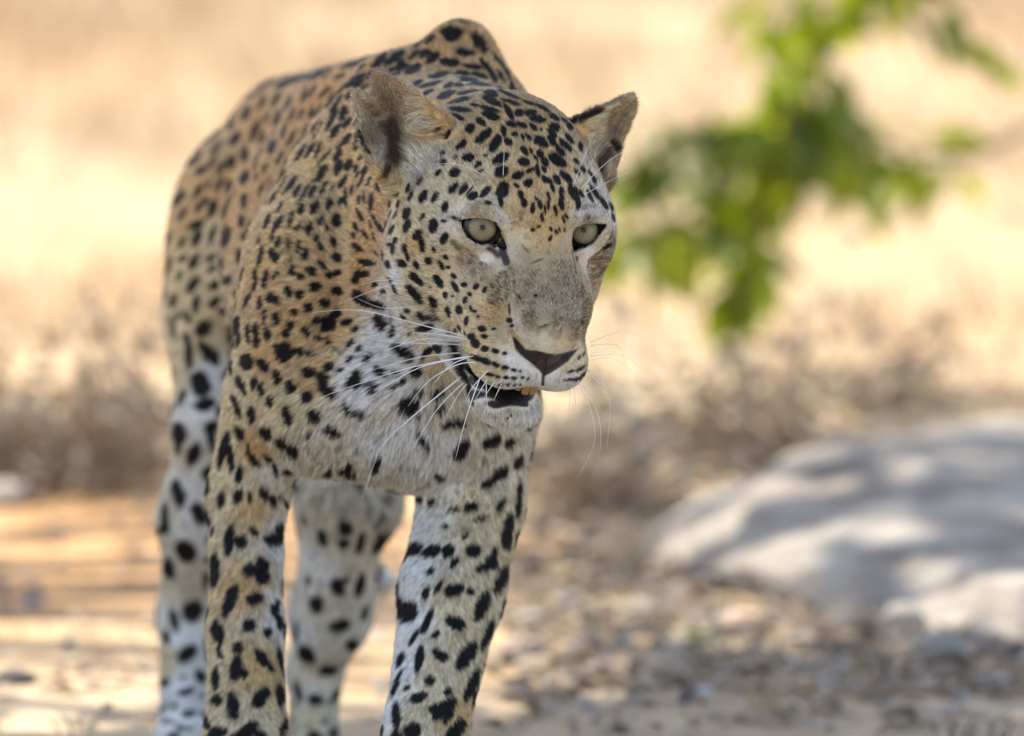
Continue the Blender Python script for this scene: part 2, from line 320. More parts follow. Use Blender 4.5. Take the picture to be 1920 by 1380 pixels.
# rosettes and spots seen on the coat: x, y, half length, half width, angle (a window of the photograph each: origin and scale)
SPOTS = [
(700,160,7.26,"""1460 490 80 45 40;1320 585 62 70 0;1770 615 75 36 75;1500 690 130 58 -42;1660 790 130 62 -60;1840 770 60 50 20;1000 670 75 40 -55;880 590 36 22 -60;1200 810 90 48 -45;1300 980 80 64 -10;1530 950 36 24 -20;1740 990 125 62 -30;1740 1180 95 78 -30;1110 1190 85 62 -30;880 1190 60 30 -45;1430 1080 62 36 -35;1460 1170 45 22 -30;950 930 45 24 -45;950 1050 52 28 -35;1120 980 38 18 -30;640 1300 65 28 -55;1610 420 124 52 20;1150 430 90 34 25;1180 330 150 36 9;1390 270 70 26 12;1590 325 145 34 17"""),
(900,160,6.857,"""505 355 58 48 0;650 350 76 40 -10;750 440 110 48 10;640 230 92 24 20;800 290 98 24 30;950 410 78 34 30;955 535 76 48 20;1080 450 48 20 35;1150 535 58 34 40;400 500 78 40 25;540 510 76 40 25;685 540 58 36 40;790 570 20 24 0;445 630 42 34 0;550 670 48 22 70;620 665 58 28 50;780 725 98 60 35;930 620 78 32 45;1090 760 105 42 45;920 710 78 46 55;1030 840 92 40 50;1150 690 78 32 52;1290 790 62 28 75;570 840 70 40 60;655 840 48 20 70;720 940 48 20 55;560 980 76 56 20;770 880 62 42 60;830 980 62 42 50;1000 970 132 62 38;650 1090 62 28 -25;740 1090 85 28 80;820 1080 48 28 60;490 1160 76 48 -25;620 1250 62 46 -25;830 1210 56 28 65;890 1230 56 34 50;985 1210 70 40 55;1110 1180 104 48 42;1240 980 48 28 50;1320 1080 50 28 55;1240 1110 56 26 50;1410 1130 58 20 50;1460 1210 62 28 70"""),
(700,330,7.26,"""1095 165 95 44 -55;1225 180 88 42 -50;1310 200 90 14 -50;1350 270 76 50 -30;1530 210 98 44 -45;1560 360 44 28 0;1760 190 118 80 -70;1730 330 90 34 80;685 280 95 50 -65;840 290 88 36 -65;510 270 74 30 -68;470 160 60 28 -65;320 240 28 20 -40;225 370 52 22 -75;345 380 58 20 -70;460 500 82 56 -60;460 690 95 48 -65;670 550 60 28 -60;975 420 76 44 -75;820 680 98 58 -80;960 610 38 28 0;305 530 66 20 -60;235 520 66 16 -65;250 730 76 30 -62;175 660 64 14 -75;600 800 82 50 -55;665 930 104 36 80;965 850 84 50 -65;300 880 52 36 -70;265 980 76 36 88;235 930 42 28 0;430 980 68 36 80;470 1100 64 30 75;390 1190 74 48 35;590 1210 60 38 70;760 1150 52 50 0;825 1000 46 26 65;985 1100 44 28 50;925 1210 70 28 60;1020 1240 30 20 0;200 1200 62 36 70;135 1090 66 14 85"""),
(920,330,7.26,"""350 130 50 28 40;510 100 66 48 -25;840 160 64 28 65;970 190 50 30 60;1130 220 116 62 65;1190 360 104 36 88;410 250 66 36 70;455 360 66 44 75;790 280 66 22 75;960 260 64 28 65;960 380 88 38 80;670 390 66 30 75;620 310 36 20 60;785 400 66 22 88;740 460 64 20 85;880 460 74 28 75;570 460 58 36 -80;575 390 34 22 -60;700 560 58 26 80;990 590 52 22 75;1030 550 44 22 60;1230 240 60 28 55;1350 270 95 28 65;1420 230 116 34 55;1540 370 95 34 58;1620 250 95 28 65;1640 420 66 22 70;1665 560 64 20 75;820 720 36 22 70;895 760 40 26 50;940 730 38 18 70;1005 740 38 14 75;575 730 30 28 0;650 690 38 22 -30;810 850 44 22 -70;1540 970 76 36 -20;1600 950 30 30 0"""),
(700,500,7.26,"""590 160 118 50 42;890 200 98 52 60;1100 130 52 30 40;1120 280 90 36 55;1240 245 44 34 0;570 370 155 56 47;810 480 98 50 60;980 385 46 36 80;1080 400 22 20 0;770 275 26 14 30;1020 610 74 34 70;1170 580 62 44 80;1255 445 54 28 -65;1310 370 38 30 20;1400 270 52 36 -60;1520 310 46 28 -60;1330 570 44 22 75;1380 605 30 28 0;1425 675 20 22 0;1270 740 68 28 -80;1170 850 60 24 75;1110 880 44 22 85;1030 870 50 14 80;1245 905 36 14 70;1480 840 56 46 0;1640 845 38 22 -10;1510 945 44 32 10;1330 950 50 44 0;1390 1040 68 54 40;1525 1115 52 44 0;1670 1150 52 38 20;1790 1180 36 30 0;1850 730 44 36 0;1890 800 30 22 0;1400 1240 84 36 22;1530 1290 74 44 25;1670 1330 54 36 25;1800 1370 46 30 10;480 590 44 28 50;425 690 46 38 60;660 660 82 42 45;780 690 68 28 35;840 650 98 16 60;720 820 116 50 -15;430 1140 82 52 20;760 1130 118 44 -45;880 1110 74 66 0;690 1200 76 28 -55;510 1240 66 36 -60;490 910 28 30 0;255 880 90 24 -75;300 300 68 22 65;230 180 48 20 55;150 330 44 30 0;30 240 44 30 0"""),
(900,520,7.26,"""760 250 30 26 0;545 280 30 14 40;1385 610 44 14 85;1460 740 22 14 0;1480 1010 52 16 80;1410 1040 38 16 -70;1350 1090 38 16 -60;390 590 40 36 0"""),
(820,640,6,"""600 370 60 22 12;680 395 40 20 10;770 405 32 20 5;860 410 32 18 0;960 405 20 14 0;1020 415 18 12 0;710 490 26 18 0;800 480 20 16 0;870 490 16 12 0;935 485 14 12 0;860 320 34 18 10;930 335 22 12 0;1500 340 44 16 -20;1620 300 60 20 -35;1480 430 56 14 -5;1570 420 50 18 -15;1640 370 52 18 -45;650 850 18 14 0;780 870 24 18 0;735 925 18 14 0;830 830 18 14 0"""),
(290,160,5.52,"""950 290 75 38 -72;830 550 80 42 -58;930 710 80 32 -85;1040 470 110 34 -70;1110 550 80 28 -80;1110 180 70 28 -60;1160 330 60 20 -60;790 800 75 40 -80;690 850 60 30 -50;640 640 80 24 -50;480 880 60 35 -25;570 830 70 18 -50;610 750 70 14 -40;430 760 85 28 -55;600 540 90 16 -45;1050 85 90 14 -35;930 950 70 55 80;770 1050 80 35 -85;670 1030 80 24 -70;450 1090 80 30 -55;560 1030 45 18 -65;490 1230 85 32 -48;600 1270 90 40 -72;740 1280 85 44 -72;930 1190 70 34 -85;250 1170 90 40 -50;290 1330 70 30 -55;790 410 60 24 -70;1140 860 50 22 -70;1045 820 50 14 -75;1100 1090 60 20 -75;1050 960 50 16 85;350 820 60 16 -60"""),
(290,400,5.52,"""905 80 60 32 85;435 120 75 42 -20;440 250 85 40 -70;600 220 105 30 -72;740 240 105 50 -76;285 300 65 28 -60;130 290 90 34 -65;155 530 80 28 -80;285 470 50 28 -45;415 490 85 35 -60;590 460 65 30 -42;700 510 55 45 0;600 570 60 25 -35;895 450 85 42 80;925 240 45 25 80;400 740 100 42 -50;260 640 60 26 -70;630 740 70 45 -15;760 690 55 45 -30;855 840 45 40 20;200 900 70 32 -75;430 940 85 36 -80;340 1070 65 35 60;620 920 65 38 -40;750 1000 95 45 -15;505 1190 90 65 -55;190 1190 110 24 80;245 1060 50 14 85;340 1310 70 36 65;770 1190 30 22 0;1100 430 110 24 -80;1080 280 35 18 -70;1040 630 60 20 -75;1150 690 90 28 -78;1040 730 80 22 -68;960 900 85 22 -65;1090 930 65 28 -85;1195 870 55 35 -80;1140 1070 75 20 -88;850 1160 90 36 -80;870 1290 80 26 -85;970 1240 90 24 88;1050 1210 65 33 88;1055 1330 60 36 88;1170 1250 70 40 80;1165 80 75 30 -70;110 830 60 14 80"""),
(470,80,5.52,"""1080 390 110 40 -38;880 640 120 22 -58;960 730 75 40 -72;840 800 120 26 -62;870 920 85 36 -55;1000 830 70 30 -58;720 860 50 14 -62;670 960 60 12 -60;610 1120 90 24 -58;700 1110 80 24 -65;990 1000 70 32 -50;930 1060 60 16 -45;900 1160 70 34 -55;910 1290 80 36 -68;1015 1260 55 42 -60;1090 1050 60 28 -85;1090 830 35 20 -60;1090 1300 40 24 -60;760 1190 100 18 -50;740 1330 70 35 -60;1140 1190 40 16 -55;1200 1290 70 22 -60;1120 430 60 18 -40;1190 450 50 16 -40;1030 550 50 20 -50;1330 190 100 36 -50;1220 340 50 16 -65;110 630 60 30 -60;260 590 70 35 -60;390 620 80 26 -65;170 770 60 24 -60;290 780 90 24 -75;430 740 70 24 -70;340 910 90 24 -80;120 980 80 28 -78;220 1080 90 34 -80;560 540 80 26 -75;640 500 70 22 -60;770 510 70 28 -40;630 720 60 26 -75;520 740 60 20 -60;700 700 70 16 -55;820 620 70 18 -50;420 990 90 22 -60;500 1040 80 20 -60;570 900 60 20 -60;300 1190 70 24 -70;360 1280 80 24 -70;520 1140 90 22 -60;150 1310 60 28 -75;40 1270 70 20 -75;20 880 90 30 -70;660 880 60 16 -60;380 410 110 40 -25;520 370 80 24 -25;720 320 130 40 -18;640 250 100 18 -12;850 220 110 22 -20;930 180 90 24 -20;1060 140 110 30 -12;1100 210 110 40 -15;930 350 70 20 -15;1300 110 80 35 -20;200 410 70 20 -35;60 510 90 16 -35;540 310 60 14 -15"""),
(700,30,6.857,"""1030 240 115 75 -30;940 180 80 40 -25;735 300 80 35 -35;1180 460 110 50 12;1360 340 140 65 55;270 540 150 45 -38;520 500 85 35 -45;670 480 85 45 -30;765 540 95 50 -42;980 590 125 55 5;340 620 80 35 -50;380 660 90 30 -35;240 690 50 30 -30;510 690 110 65 -38;840 760 120 45 -15;570 860 60 35 -30;1270 650 110 35 8;1150 740 90 40 5;1230 820 110 40 15;1460 650 130 35 50;1540 770 100 35 65;1370 760 110 38 20;1390 880 120 35 15;730 880 140 30 -15;970 890 60 35 -25;1100 890 60 30 10;700 980 70 30 -25;940 1010 110 45 -22;1230 990 150 35 -5;1500 980 90 45 25;1090 1080 170 36 -10;1520 1090 130 45 27;1600 560 110 20 52;1700 690 110 22 60;1640 770 90 25 60;1790 900 120 22 65;1640 930 120 25 35;1750 1010 140 20 25;1770 1110 130 28 18;1740 1230 130 35 60;1160 80 60 12 10;50 580 80 40 -45;90 460 90 35 -15;240 390 80 18 -8"""),
(450,310,6.27,"""610 210 95 34 -55;540 300 60 20 -60;670 300 80 30 -60;950 110 110 38 -58;1150 50 65 32 -65;1270 20 50 35 -40;850 310 80 34 -65;980 270 90 26 -62;1080 270 45 16 -60;1200 200 90 30 -55;730 370 100 20 -58;790 270 80 16 -60;720 520 65 34 -72;880 495 80 40 -60;1045 455 62 36 -72;1190 420 50 32 -60;1240 380 100 22 88;1320 290 60 22 -75;1400 230 50 14 -65;1440 150 70 20 -70;1470 60 60 35 -50;1520 180 60 16 -60;1380 50 50 22 -60;1385 100 40 16 -60;240 300 65 22 -68;390 380 75 22 -62;320 620 95 45 -75;470 490 70 20 -58;440 690 85 38 -55;390 810 85 22 -80;600 640 90 26 -78;690 720 65 24 -55;805 750 75 40 -80;950 650 60 28 -62;1015 740 50 20 -80;1130 645 70 48 -88;900 850 50 30 -70;945 950 55 32 80;1100 900 70 30 80;1130 1080 55 45 40;1110 1000 30 10 80;455 900 60 30 -75;575 950 80 22 -80;685 950 70 32 -78;770 1050 65 42 -72;390 1060 80 42 65;455 1080 90 14 -60;590 1100 40 20 -60;610 1240 65 38 80;700 1310 45 35 30;845 1240 60 45 40;965 1170 55 35 60;1060 1290 55 38 -15;1140 1265 50 35 -20;1370 1310 85 50 -55;1460 1275 65 35 0;1490 1140 90 35 8;1380 960 75 30 35;1360 720 60 26 60;1340 820 40 30 50;1470 810 70 22 55;1410 580 85 24 60;1400 400 50 20 -80;1460 380 80 12 85;1545 430 95 32 -85;1625 250 55 26 75;1580 610 55 16 50;1640 720 80 26 55;1540 700 50 14 65;1575 830 55 12 75;1600 1030 40 10 45;230 1060 110 22 -78;300 1310 80 26 -72;160 1290 70 18 -78;420 1290 70 26 -60;500 220 100 12 -65;330 180 60 10 -65;370 240 60 10 -65;550 880 60 10 -75"""),
(430,520,5.75,"""920 100 60 50 0;640 150 50 38 80;760 185 42 42 0;440 210 55 30 85;510 245 50 40 60;330 280 65 36 -88;1155 150 50 45 0;1030 270 55 42 0;850 325 50 45 30;700 370 42 36 30;510 440 68 40 85;380 430 75 20 90;940 455 55 32 -10;1150 390 55 42 -40;655 515 55 38 -50;615 605 45 38 50;825 580 55 38 80;1255 485 55 35 -20;1350 560 45 24 -35;1055 550 40 24 -20;960 650 42 26 15;1055 680 40 28 40;420 620 75 42 75;1305 710 55 32 -50;1410 760 55 24 -50;550 790 95 40 58;590 880 50 35 50;750 790 55 42 40;870 820 60 26 20;185 910 72 78 0;370 950 80 48 45;1070 965 55 45 -20;1185 1005 42 28 -40;1300 890 50 28 -50;1500 870 65 34 -70;1635 820 30 18 -60;1630 1010 70 34 50;1410 1060 55 30 60;860 1025 62 55 0;515 1075 75 45 75;665 1170 70 55 80;130 1160 100 40 68;270 1135 70 28 -80;350 1210 70 34 80;1300 1130 60 34 -70;1540 1185 70 40 55;1780 1180 50 28 -50;840 1290 75 55 -35;1060 1220 110 50 40;440 1330 70 48 85;60 1340 90 28 60;1420 230 110 60 35;1600 300 90 45 20;1620 480 90 60 65;1570 85 30 24 0;1665 150 30 20 0;1750 500 110 14 88;1745 620 40 20 -60;20 960 80 22 85;10 780 60 12 85"""),
(400,740,5.486,"""585 90 80 42 85;395 200 90 44 85;250 130 110 34 68;765 210 100 48 75;960 40 60 40 -30;1040 215 80 65 10;1215 20 50 30 20;1390 130 80 45 55;1500 185 100 40 12;1230 370 100 48 22;1310 395 40 25 -20;545 390 75 55 45;275 400 80 50 75;985 410 35 22 -30;700 480 75 50 40;820 560 75 60 50;110 560 190 44 -75;180 640 140 36 85;400 650 90 34 60;455 700 50 30 50;370 560 60 18 70;550 640 60 32 45;635 750 75 28 80;780 790 70 38 -20;860 940 95 38 22;1680 720 95 40 -75;270 820 100 38 -80;255 1040 90 50 -70;380 1060 70 24 88;520 1020 90 45 65;610 1090 70 40 80;760 1140 90 24 60;680 1050 40 16 -60;80 1080 90 45 -80;1740 1030 80 32 -30;1410 720 50 36 80;1190 770 50 40 0"""),
(730,640,4.311,"""80 70 80 28 45;280 90 40 14 -60;330 70 60 14 -60;400 60 50 40 -70;165 155 30 18 -45;215 245 45 40 -60;55 250 26 16 0;40 365 34 22 0;115 320 30 20 -45;235 410 38 26 20;385 420 60 36 -25;410 545 55 30 -25;205 570 40 12 35;230 620 30 12 40;510 660 100 36 -8;270 800 80 24 50;575 870 90 55 -55;820 800 85 50 -35;970 820 45 40 -50;405 1080 45 32 40;900 1065 80 50 -40;800 1150 70 40 -30;1040 970 60 36 -60;250 1290 45 22 75;340 1310 45 34 30;660 1340 60 40 -20;520 1365 50 20 0;900 1320 70 30 -65;1045 1260 130 24 -85"""),
(290,640,3.73,"""240 90 100 28 88;385 85 85 48 50;320 300 85 60 75;350 440 75 48 -15;190 390 65 26 -75;175 640 75 50 80;165 740 50 26 88;275 790 85 48 -70;395 600 60 40 -30;400 690 90 28 80;85 860 90 18 -82;165 1060 100 52 75;310 1200 95 55 65;70 1240 120 30 -88;370 1030 45 22 -80;540 180 60 16 -85"""),
(290,990,3.537,"""60 10 50 35 0;205 150 85 70 55;95 265 80 45 80;250 550 85 72 -60;130 610 80 34 75;80 730 55 26 75;215 830 75 55 -40;70 1025 36 30 0;300 980 50 38 60;210 1085 60 26 -15;230 1230 55 24 -10;190 990 30 12 0;130 1180 30 16 -60;60 1190 50 14 -55;165 1325 30 22 -30;70 1280 30 16 -40;120 1285 20 14 0;230 1330 24 14 0;350 1290 50 26 70;310 1110 30 16 0;330 350 60 18 85;340 780 80 14 85;495 90 110 36 -85;570 90 50 50 60;400 270 130 36 -88;505 470 125 45 -70;420 690 90 45 75;435 830 60 20 70;630 275 50 50 0;715 235 50 40 60;670 465 62 42 -15;785 75 65 50 0;660 20 40 25 50;625 645 48 45 0;800 530 65 30 -75;845 340 60 18 80;750 695 40 34 60;550 790 45 45 0;540 930 100 45 -80;590 970 40 40 30;710 860 80 36 60;770 930 30 20 50;830 860 90 20 80;405 1000 80 28 88;415 1140 45 42 30;520 1180 95 48 85;700 1120 85 50 -50;680 1170 50 30 0;830 1110 85 28 85;890 1130 70 16 80;440 1350 50 36 0;620 1340 80 50 -40;700 1370 60 30 20;855 1320 70 24 -75;920 240 90 30 -80;860 680 60 14 88;385 20 40 14 -80;900 1270 20 14 0"""),
(530,900,2.875,"""25 145 34 14 50;120 210 40 12 80;215 310 55 32 80;340 250 65 42 -85;325 340 40 30 0;420 330 65 22 -75;525 320 85 32 -62;510 190 50 18 -65;300 580 55 42 70;340 540 30 20 -30;415 570 75 26 -75;500 520 75 24 -68;185 670 55 40 85;310 785 65 36 -12;440 720 50 18 -70;375 890 40 40 -40;75 810 60 14 -85;130 940 60 46 50;250 1025 60 34 -10;85 1140 55 24 70;180 1190 45 34 0;280 1170 50 24 -55;270 1360 40 20 -60;140 540 30 16 -80"""),
(700,940,3.138,"""240 280 60 36 -15;340 295 65 36 -22;440 290 45 36 -60;590 290 50 48 0;480 360 45 22 -55;690 340 80 30 -60;630 390 40 20 -40;570 45 50 36 0;470 60 38 20 0;630 105 55 20 -15;740 40 50 24 -45;790 170 120 34 -80;850 40 70 18 -85;545 200 32 16 -50;430 150 20 14 0;340 410 30 18 -40;310 540 50 24 -70;385 500 55 18 -60;475 520 65 42 -15;570 530 30 24 60;640 610 105 38 -65;750 460 95 36 -70;200 650 70 60 -60;160 600 50 20 80;315 710 85 24 -65;240 800 60 16 -60;485 715 65 40 30;370 785 30 22 -30;670 780 100 26 -68;270 930 90 26 -80;395 905 60 34 35;545 910 105 42 -55;160 930 50 20 -65;150 1030 60 12 -60;330 1055 36 38 30;435 1120 28 26 0;265 1155 55 32 -25;575 1080 110 34 -68;130 1100 60 18 -65;200 1095 24 16 -40;415 1225 85 50 -40;365 1220 40 30 0;440 1270 50 25 -60;135 1260 80 28 88;230 1350 60 50 -30;480 1350 90 45 -50;600 1140 80 12 -70;50 1350 40 14 -80;230 130 60 14 -70"""),
]
# fainter brown marks, plus brow crease shading put in as colour: x, y, half length, half width, angle, strength
FAINT = """860 490 8 8 0 0.37;853 455 8 6 20 0.46;861 461 9 5 20 0.37;879 490 5 7 0 0.37;878 469 7 4 35 0.31;891 479 9 4 40 0.31;885 513 7 5 0 0.34;906 522 7 5 0 0.37;916 528 6 4 0 0.31;849 408 13 3.5 12 0.50;977 407 8 4 -75 0.37;965 419 9 5 0 0.31;1095 388 7 5 0 0.31;1111 385 6 4 0 0.31;1109 483 12 6 -40 0.25;1118 488 8 4 -30 0.31;1146 458 10 4 -60 0.31;987 443 5 6 0 0.31;1029 472 6 4 70 0.25;951 558 9 1.6 -80 0.43;955 580 12 2.2 88 .9;964 534 13 1.3 85 0.37;1021 611 11 2.2 -20 .8;887 514 6 4 0 0.31;628 655 8 5 10 .5;635 661 7 4 60 .4;635 838 11 6 -50 .5;582 845 5 4 0 .4;673 844 7 5 0 .5;602 866 11 3 -10 .5;671 908 7 5 20 .5;699 789 11 5 -40 .4;713 815 9 5 -50 .4;690 948 7 5 0 .5;752 872 12 4 85 .5;781 879 7 6 0 .4;795 907 18 3 -25 .4;880 909 6 6 0 .4;855 925 6 5 0 .4;909 860 6 5 0 .4;995 795 5 4 0 .4;690 949 12 6 -45 .4;608 1352 10 7 0 .5;833 400 10 4 -30 0.19;905 382 14 3 5 0.31;1005 490 12 2 -20 .6;985 466 12 1.8 50 .6;972 556 7 3 50 .7;938 545 9 2 -40 .6;930 566 7 2 -50 .5;993 533 8 2 -10 .5"""
def spot_list():
    out = []
    for x0, y0, s, txt in SPOTS:
        for t in txt.split(';'):
            x, y, a, b, g = map(float, t.split())
            out.append((x0 + x / s, y0 + y / s, a / s, b / s, g, 1.0))
    for t in FAINT.split(';'): out.append(tuple(map(float, t.split())))
    # the same mark can lie in two windows: keep the first
    keep = []
    for q in out:
        if all((q[0] - k[0]) ** 2 + (q[1] - k[1]) ** 2 > (.45 * (min(q[2], k[2]) + min(q[3], k[3])) * .8) ** 2 or q[5] < 1 for k in keep): keep.append(q)
    return keep
# ---------------------------------------------------------------- coat colours and fur
def lin(c): c = np.asarray(c, float) / 255; return np.where(c <= .04045, c / 12.92, ((c + .055) / 1.055) ** 2.4)
PAL = dict(O=(194, 153, 102), T=(203, 168, 117), C=(216, 195, 158), W=(234, 230, 223), w=(204, 188, 162), G=(152, 132, 104), H=(178, 153, 117), P=(214, 202, 180), B=(120, 95, 70), E=(172, 150, 118), R=(148, 123, 94))
COAT = """880 260 T 7;930 250 T 7;985 245 T 7;1040 290 T 7;950 340 T 6;1000 340 T 6;1060 320 T 6;900 330 C 7;860 310 C 9;820 290 P 12;780 320 P 14;750 350 C 12;840 350 C 8;800 385 C 7;760 420 C 6;740 440 C 6;780 470 T 6;760 500 C 6;800 500 C 6;745 512 W 9;770 535 C 7;740 480 C 6
870 396 P 6;895 392 H 6;920 396 H 5;935 405 P 5;850 425 P 5;880 378 C 6;905 376 C 6;960 395 T 5;985 400 T 5;1010 430 T 5;1000 455 T 4;1030 450 T 4;990 480 H 4;1030 480 H 4;1060 470 H 4;970 500 H 4;1010 500 H 3;1040 400 T 5;1060 390 T 5;950 430 P 4;955 455 w 4;960 478 w 4;950 520 G 4;930 540 G 4;915 520 H 4;900 535 H 5;975 450 C 4
868 440 w 4;880 458 w 4;895 470 w 4;910 478 W 4;925 490 w 4;938 500 w 4;845 432 P 5;870 480 G 5;890 490 G 5;905 505 G 5;850 475 C 5
960 520 G 3;1000 510 G 3;1040 510 G 3;1060 500 G 3;1000 560 G 3;1050 560 G 3;1085 560 G 3;1000 600 G 3;1050 610 G 3;1080 620 G 3;1020 640 P 3;1060 645 C 3;985 635 P 3;940 560 G 4;930 600 H 4;900 560 C 5;920 580 T 4;940 630 H 4;870 560 C 6;840 540 C 6;850 600 C 6;820 570 C 7;880 600 C 5
1090 400 P 5;1120 400 w 5;1135 430 w 4;1120 450 w 4;1100 475 W 4;1092 520 H 4;1088 545 G 4;1078 480 H 4;1098 580 G 4;1095 610 G 4;1090 495 w 4;1100 408 G 5;1120 480 G 5;1110 510 G 5;1140 460 G 5;1100 540 H 4;1130 370 P 6;1110 350 P 7;1145 400 P 5;1085 345 C 7
900 640 T 5;880 660 C 5;920 665 C 5;950 650 C 4;960 680 W 4;985 690 W 4;940 690 C 5;900 690 C 5;920 715 P 5;960 715 W 5;1000 712 W 5;890 685 C 5;1040 705 W 4;1060 690 C 4;1090 665 C 4;1095 640 G 4;1070 715 W 5;1045 730 W 5;1100 690 C 5
910 785 W 9;950 795 W 11;990 790 W 11;1015 775 W 8;960 775 P 6;920 770 P 6;828 625 W 12;832 640 W 12
760 590 P 14;740 600 W 16;720 640 W 18;790 600 P 12;800 640 C 14;820 680 C 14;830 720 P 14;770 640 W 16;770 700 W 18;840 760 P 16;870 780 P 14
700 690 W 18;660 700 W 16;640 620 T 12;690 740 W 22;720 770 P 25;650 780 P 20;700 820 W 22;740 820 W 24;780 800 W 22;800 850 W 22;850 830 W 20;900 850 P 16;950 850 P 14;840 900 W 20;780 920 W 22;740 900 P 22;640 850 P 18;600 830 P 14;930 900 P 14;880 940 C 14;620 900 P 50;680 905 P 48;575 868 P 44;740 928 P 42;640 870 P 34
560 600 T 11;500 650 T 11;600 700 T 11;540 760 C 12;460 700 C 11;620 560 T 11;680 520 O 12;700 440 O 12;715 500 O 12;560 450 T 11;500 480 T 11;650 430 T 11;620 330 T 11;660 280 T 11;480 840 T 10;440 800 C 9
560 250 O 11;620 150 O 12;700 110 O 12;500 300 O 11;420 350 O 11;350 400 T 11;330 500 C 11;400 480 C 11;380 560 C 11;860 60 O 11;800 110 O 11;900 120 O 11;850 180 O 10;950 200 O 9;1000 215 O 8;712 380 O 12
370 640 C 10;345 700 C 10;400 700 W 10;380 780 W 9;335 850 P 9;380 900 W 9;312 960 P 8;360 1000 W 8;340 1090 P 8;360 1190 W 7;315 1240 C 7;350 1280 W 6;330 1350 W 5
420 900 C 9;480 950 T 9;460 1100 T 8;480 1250 T 7;450 1350 C 7;525 1000 W 10;528 1150 W 8;398 1050 C 7;400 1250 C 7;510 900 P 12;520 880 W 14
620 960 P 12;650 1000 P 10;600 1050 W 10;690 1050 P 9;620 1150 P 9;570 1200 W 8;590 1280 P 8;600 1350 C 7;620 1350 P 8
800 990 W 11;780 1060 W 9;770 1160 W 8;830 1020 P 10;880 1010 C 10;900 1050 C 9;850 1120 C 8;860 1200 C 8;820 1290 C 8;810 1250 C 8;760 1250 W 7;730 1330 W 6;780 1340 C 7;850 1330 T 7;940 1000 C 9;950 950 C 10
715 150 R 6;735 180 R 7;760 190 E 8;790 210 T 8;815 215 O 7;668 190 E 6;675 225 E 7;690 260 R 8;700 300 E 8;715 320 T 9;740 240 R 9;1090 240 T 8;1115 225 R 8;1140 215 R 8;1170 200 R 6;1180 190 E 5;1130 250 E 10;1140 290 R 9;1130 315 R 9;1110 290 E 10;1160 240 E 8"""
# firm-edged areas: outline points, radius, colour, bare skin (no fur) or not
STROKES = [
([(672, 246), (680, 268), (690, 286)], 6, (52, 40, 32), 0), ([(734, 235), (744, 262), (742, 285), (736, 302)], 17, (84, 64, 47), 0), ([(728, 312), (722, 326)], 8, (74, 54, 40), 0),  # left ear: the wide stroke puts the hollow's shading into the colour
([(1073, 227), (1092, 218), (1124, 207)], 9, (30, 27, 28), 0), ([(1140, 202), (1160, 194)], 5, (206, 194, 170), 0), ([(1150, 268), (1160, 276)], 9, (46, 36, 30), 0), ([(1140, 285), (1125, 312)], 11, (96, 76, 58), 0),
(EYE_L + EYE_L[:1], 6.2, (24, 17, 14), 1), (EYE_R + EYE_R[:1], 6, (24, 17, 14), 1), ([(862, 412), (850, 408)], 3.5, (50, 42, 38), 0),  # dark lid rims, drawn wider to carry the upper lid's shadow as colour
([(934, 458), (943, 474), (950, 492)], 7.5, (62, 50, 48), 1), ([(918, 466), (934, 478)], 6.5, (84, 72, 70), 0), ([(1077, 468), (1081, 486)], 4.5, (60, 46, 44), 1), ([(872, 433), (882, 446), (895, 455), (910, 460), (927, 462)], 4.6, (26, 19, 17), 1), ([(1077, 471), (1089, 467), (1103, 461), (1115, 452), (1126, 440)], 4.6, (26, 19, 17), 1), ([(1136, 421), (1128, 428)], 4, (40, 30, 26), 0),
([(1072, 470), (1077, 490), (1080, 512)], 2, (120, 100, 80), 0),
([(851, 650), (857, 672), (866, 700), (880, 732)], 11, (25, 20, 19), 0), ([(884, 742), (950, 748), (1014, 744)], 12, (18, 13, 12), 1), ([(884, 757), (930, 759), (985, 756), (1024, 749)], 8, (40, 33, 33), 1),
([(882, 712), (900, 724)], 7, (40, 32, 32), 1), ([(1019, 704), (1017, 722)], 3.5, (26, 19, 17), 1)]
NOSE = [(960, 630), (968, 634), (986, 654), (1005, 657), (1024, 661), (1040, 664), (1057, 661), (1086, 653), (1066, 677), (1048, 690), (1032, 700), (1019, 707), (1011, 695), (996, 681), (978, 668), (966, 655)]
def vnoise(P):
    P = np.asarray(P, float); i = np.floor(P).astype(np.int64); f = P - i; f = f * f * (3 - 2 * f); out = 0
    for c in range(8):
        o = np.array([c & 1, c >> 1 & 1, c >> 2 & 1]); q = i + o
        h = (q[:, 0] * 73856093) ^ (q[:, 1] * 19349663) ^ (q[:, 2] * 83492791); h = (h ^ (h >> 13)) * 1274126177; h = (h ^ (h >> 16)) & 0xffff
        out = out + h / 65535. * np.prod(np.where(o == 1, f, 1 - f), 1)
    return out
def px_body(x, y): return not (720 < x < 1160 and 180 < y < 740)
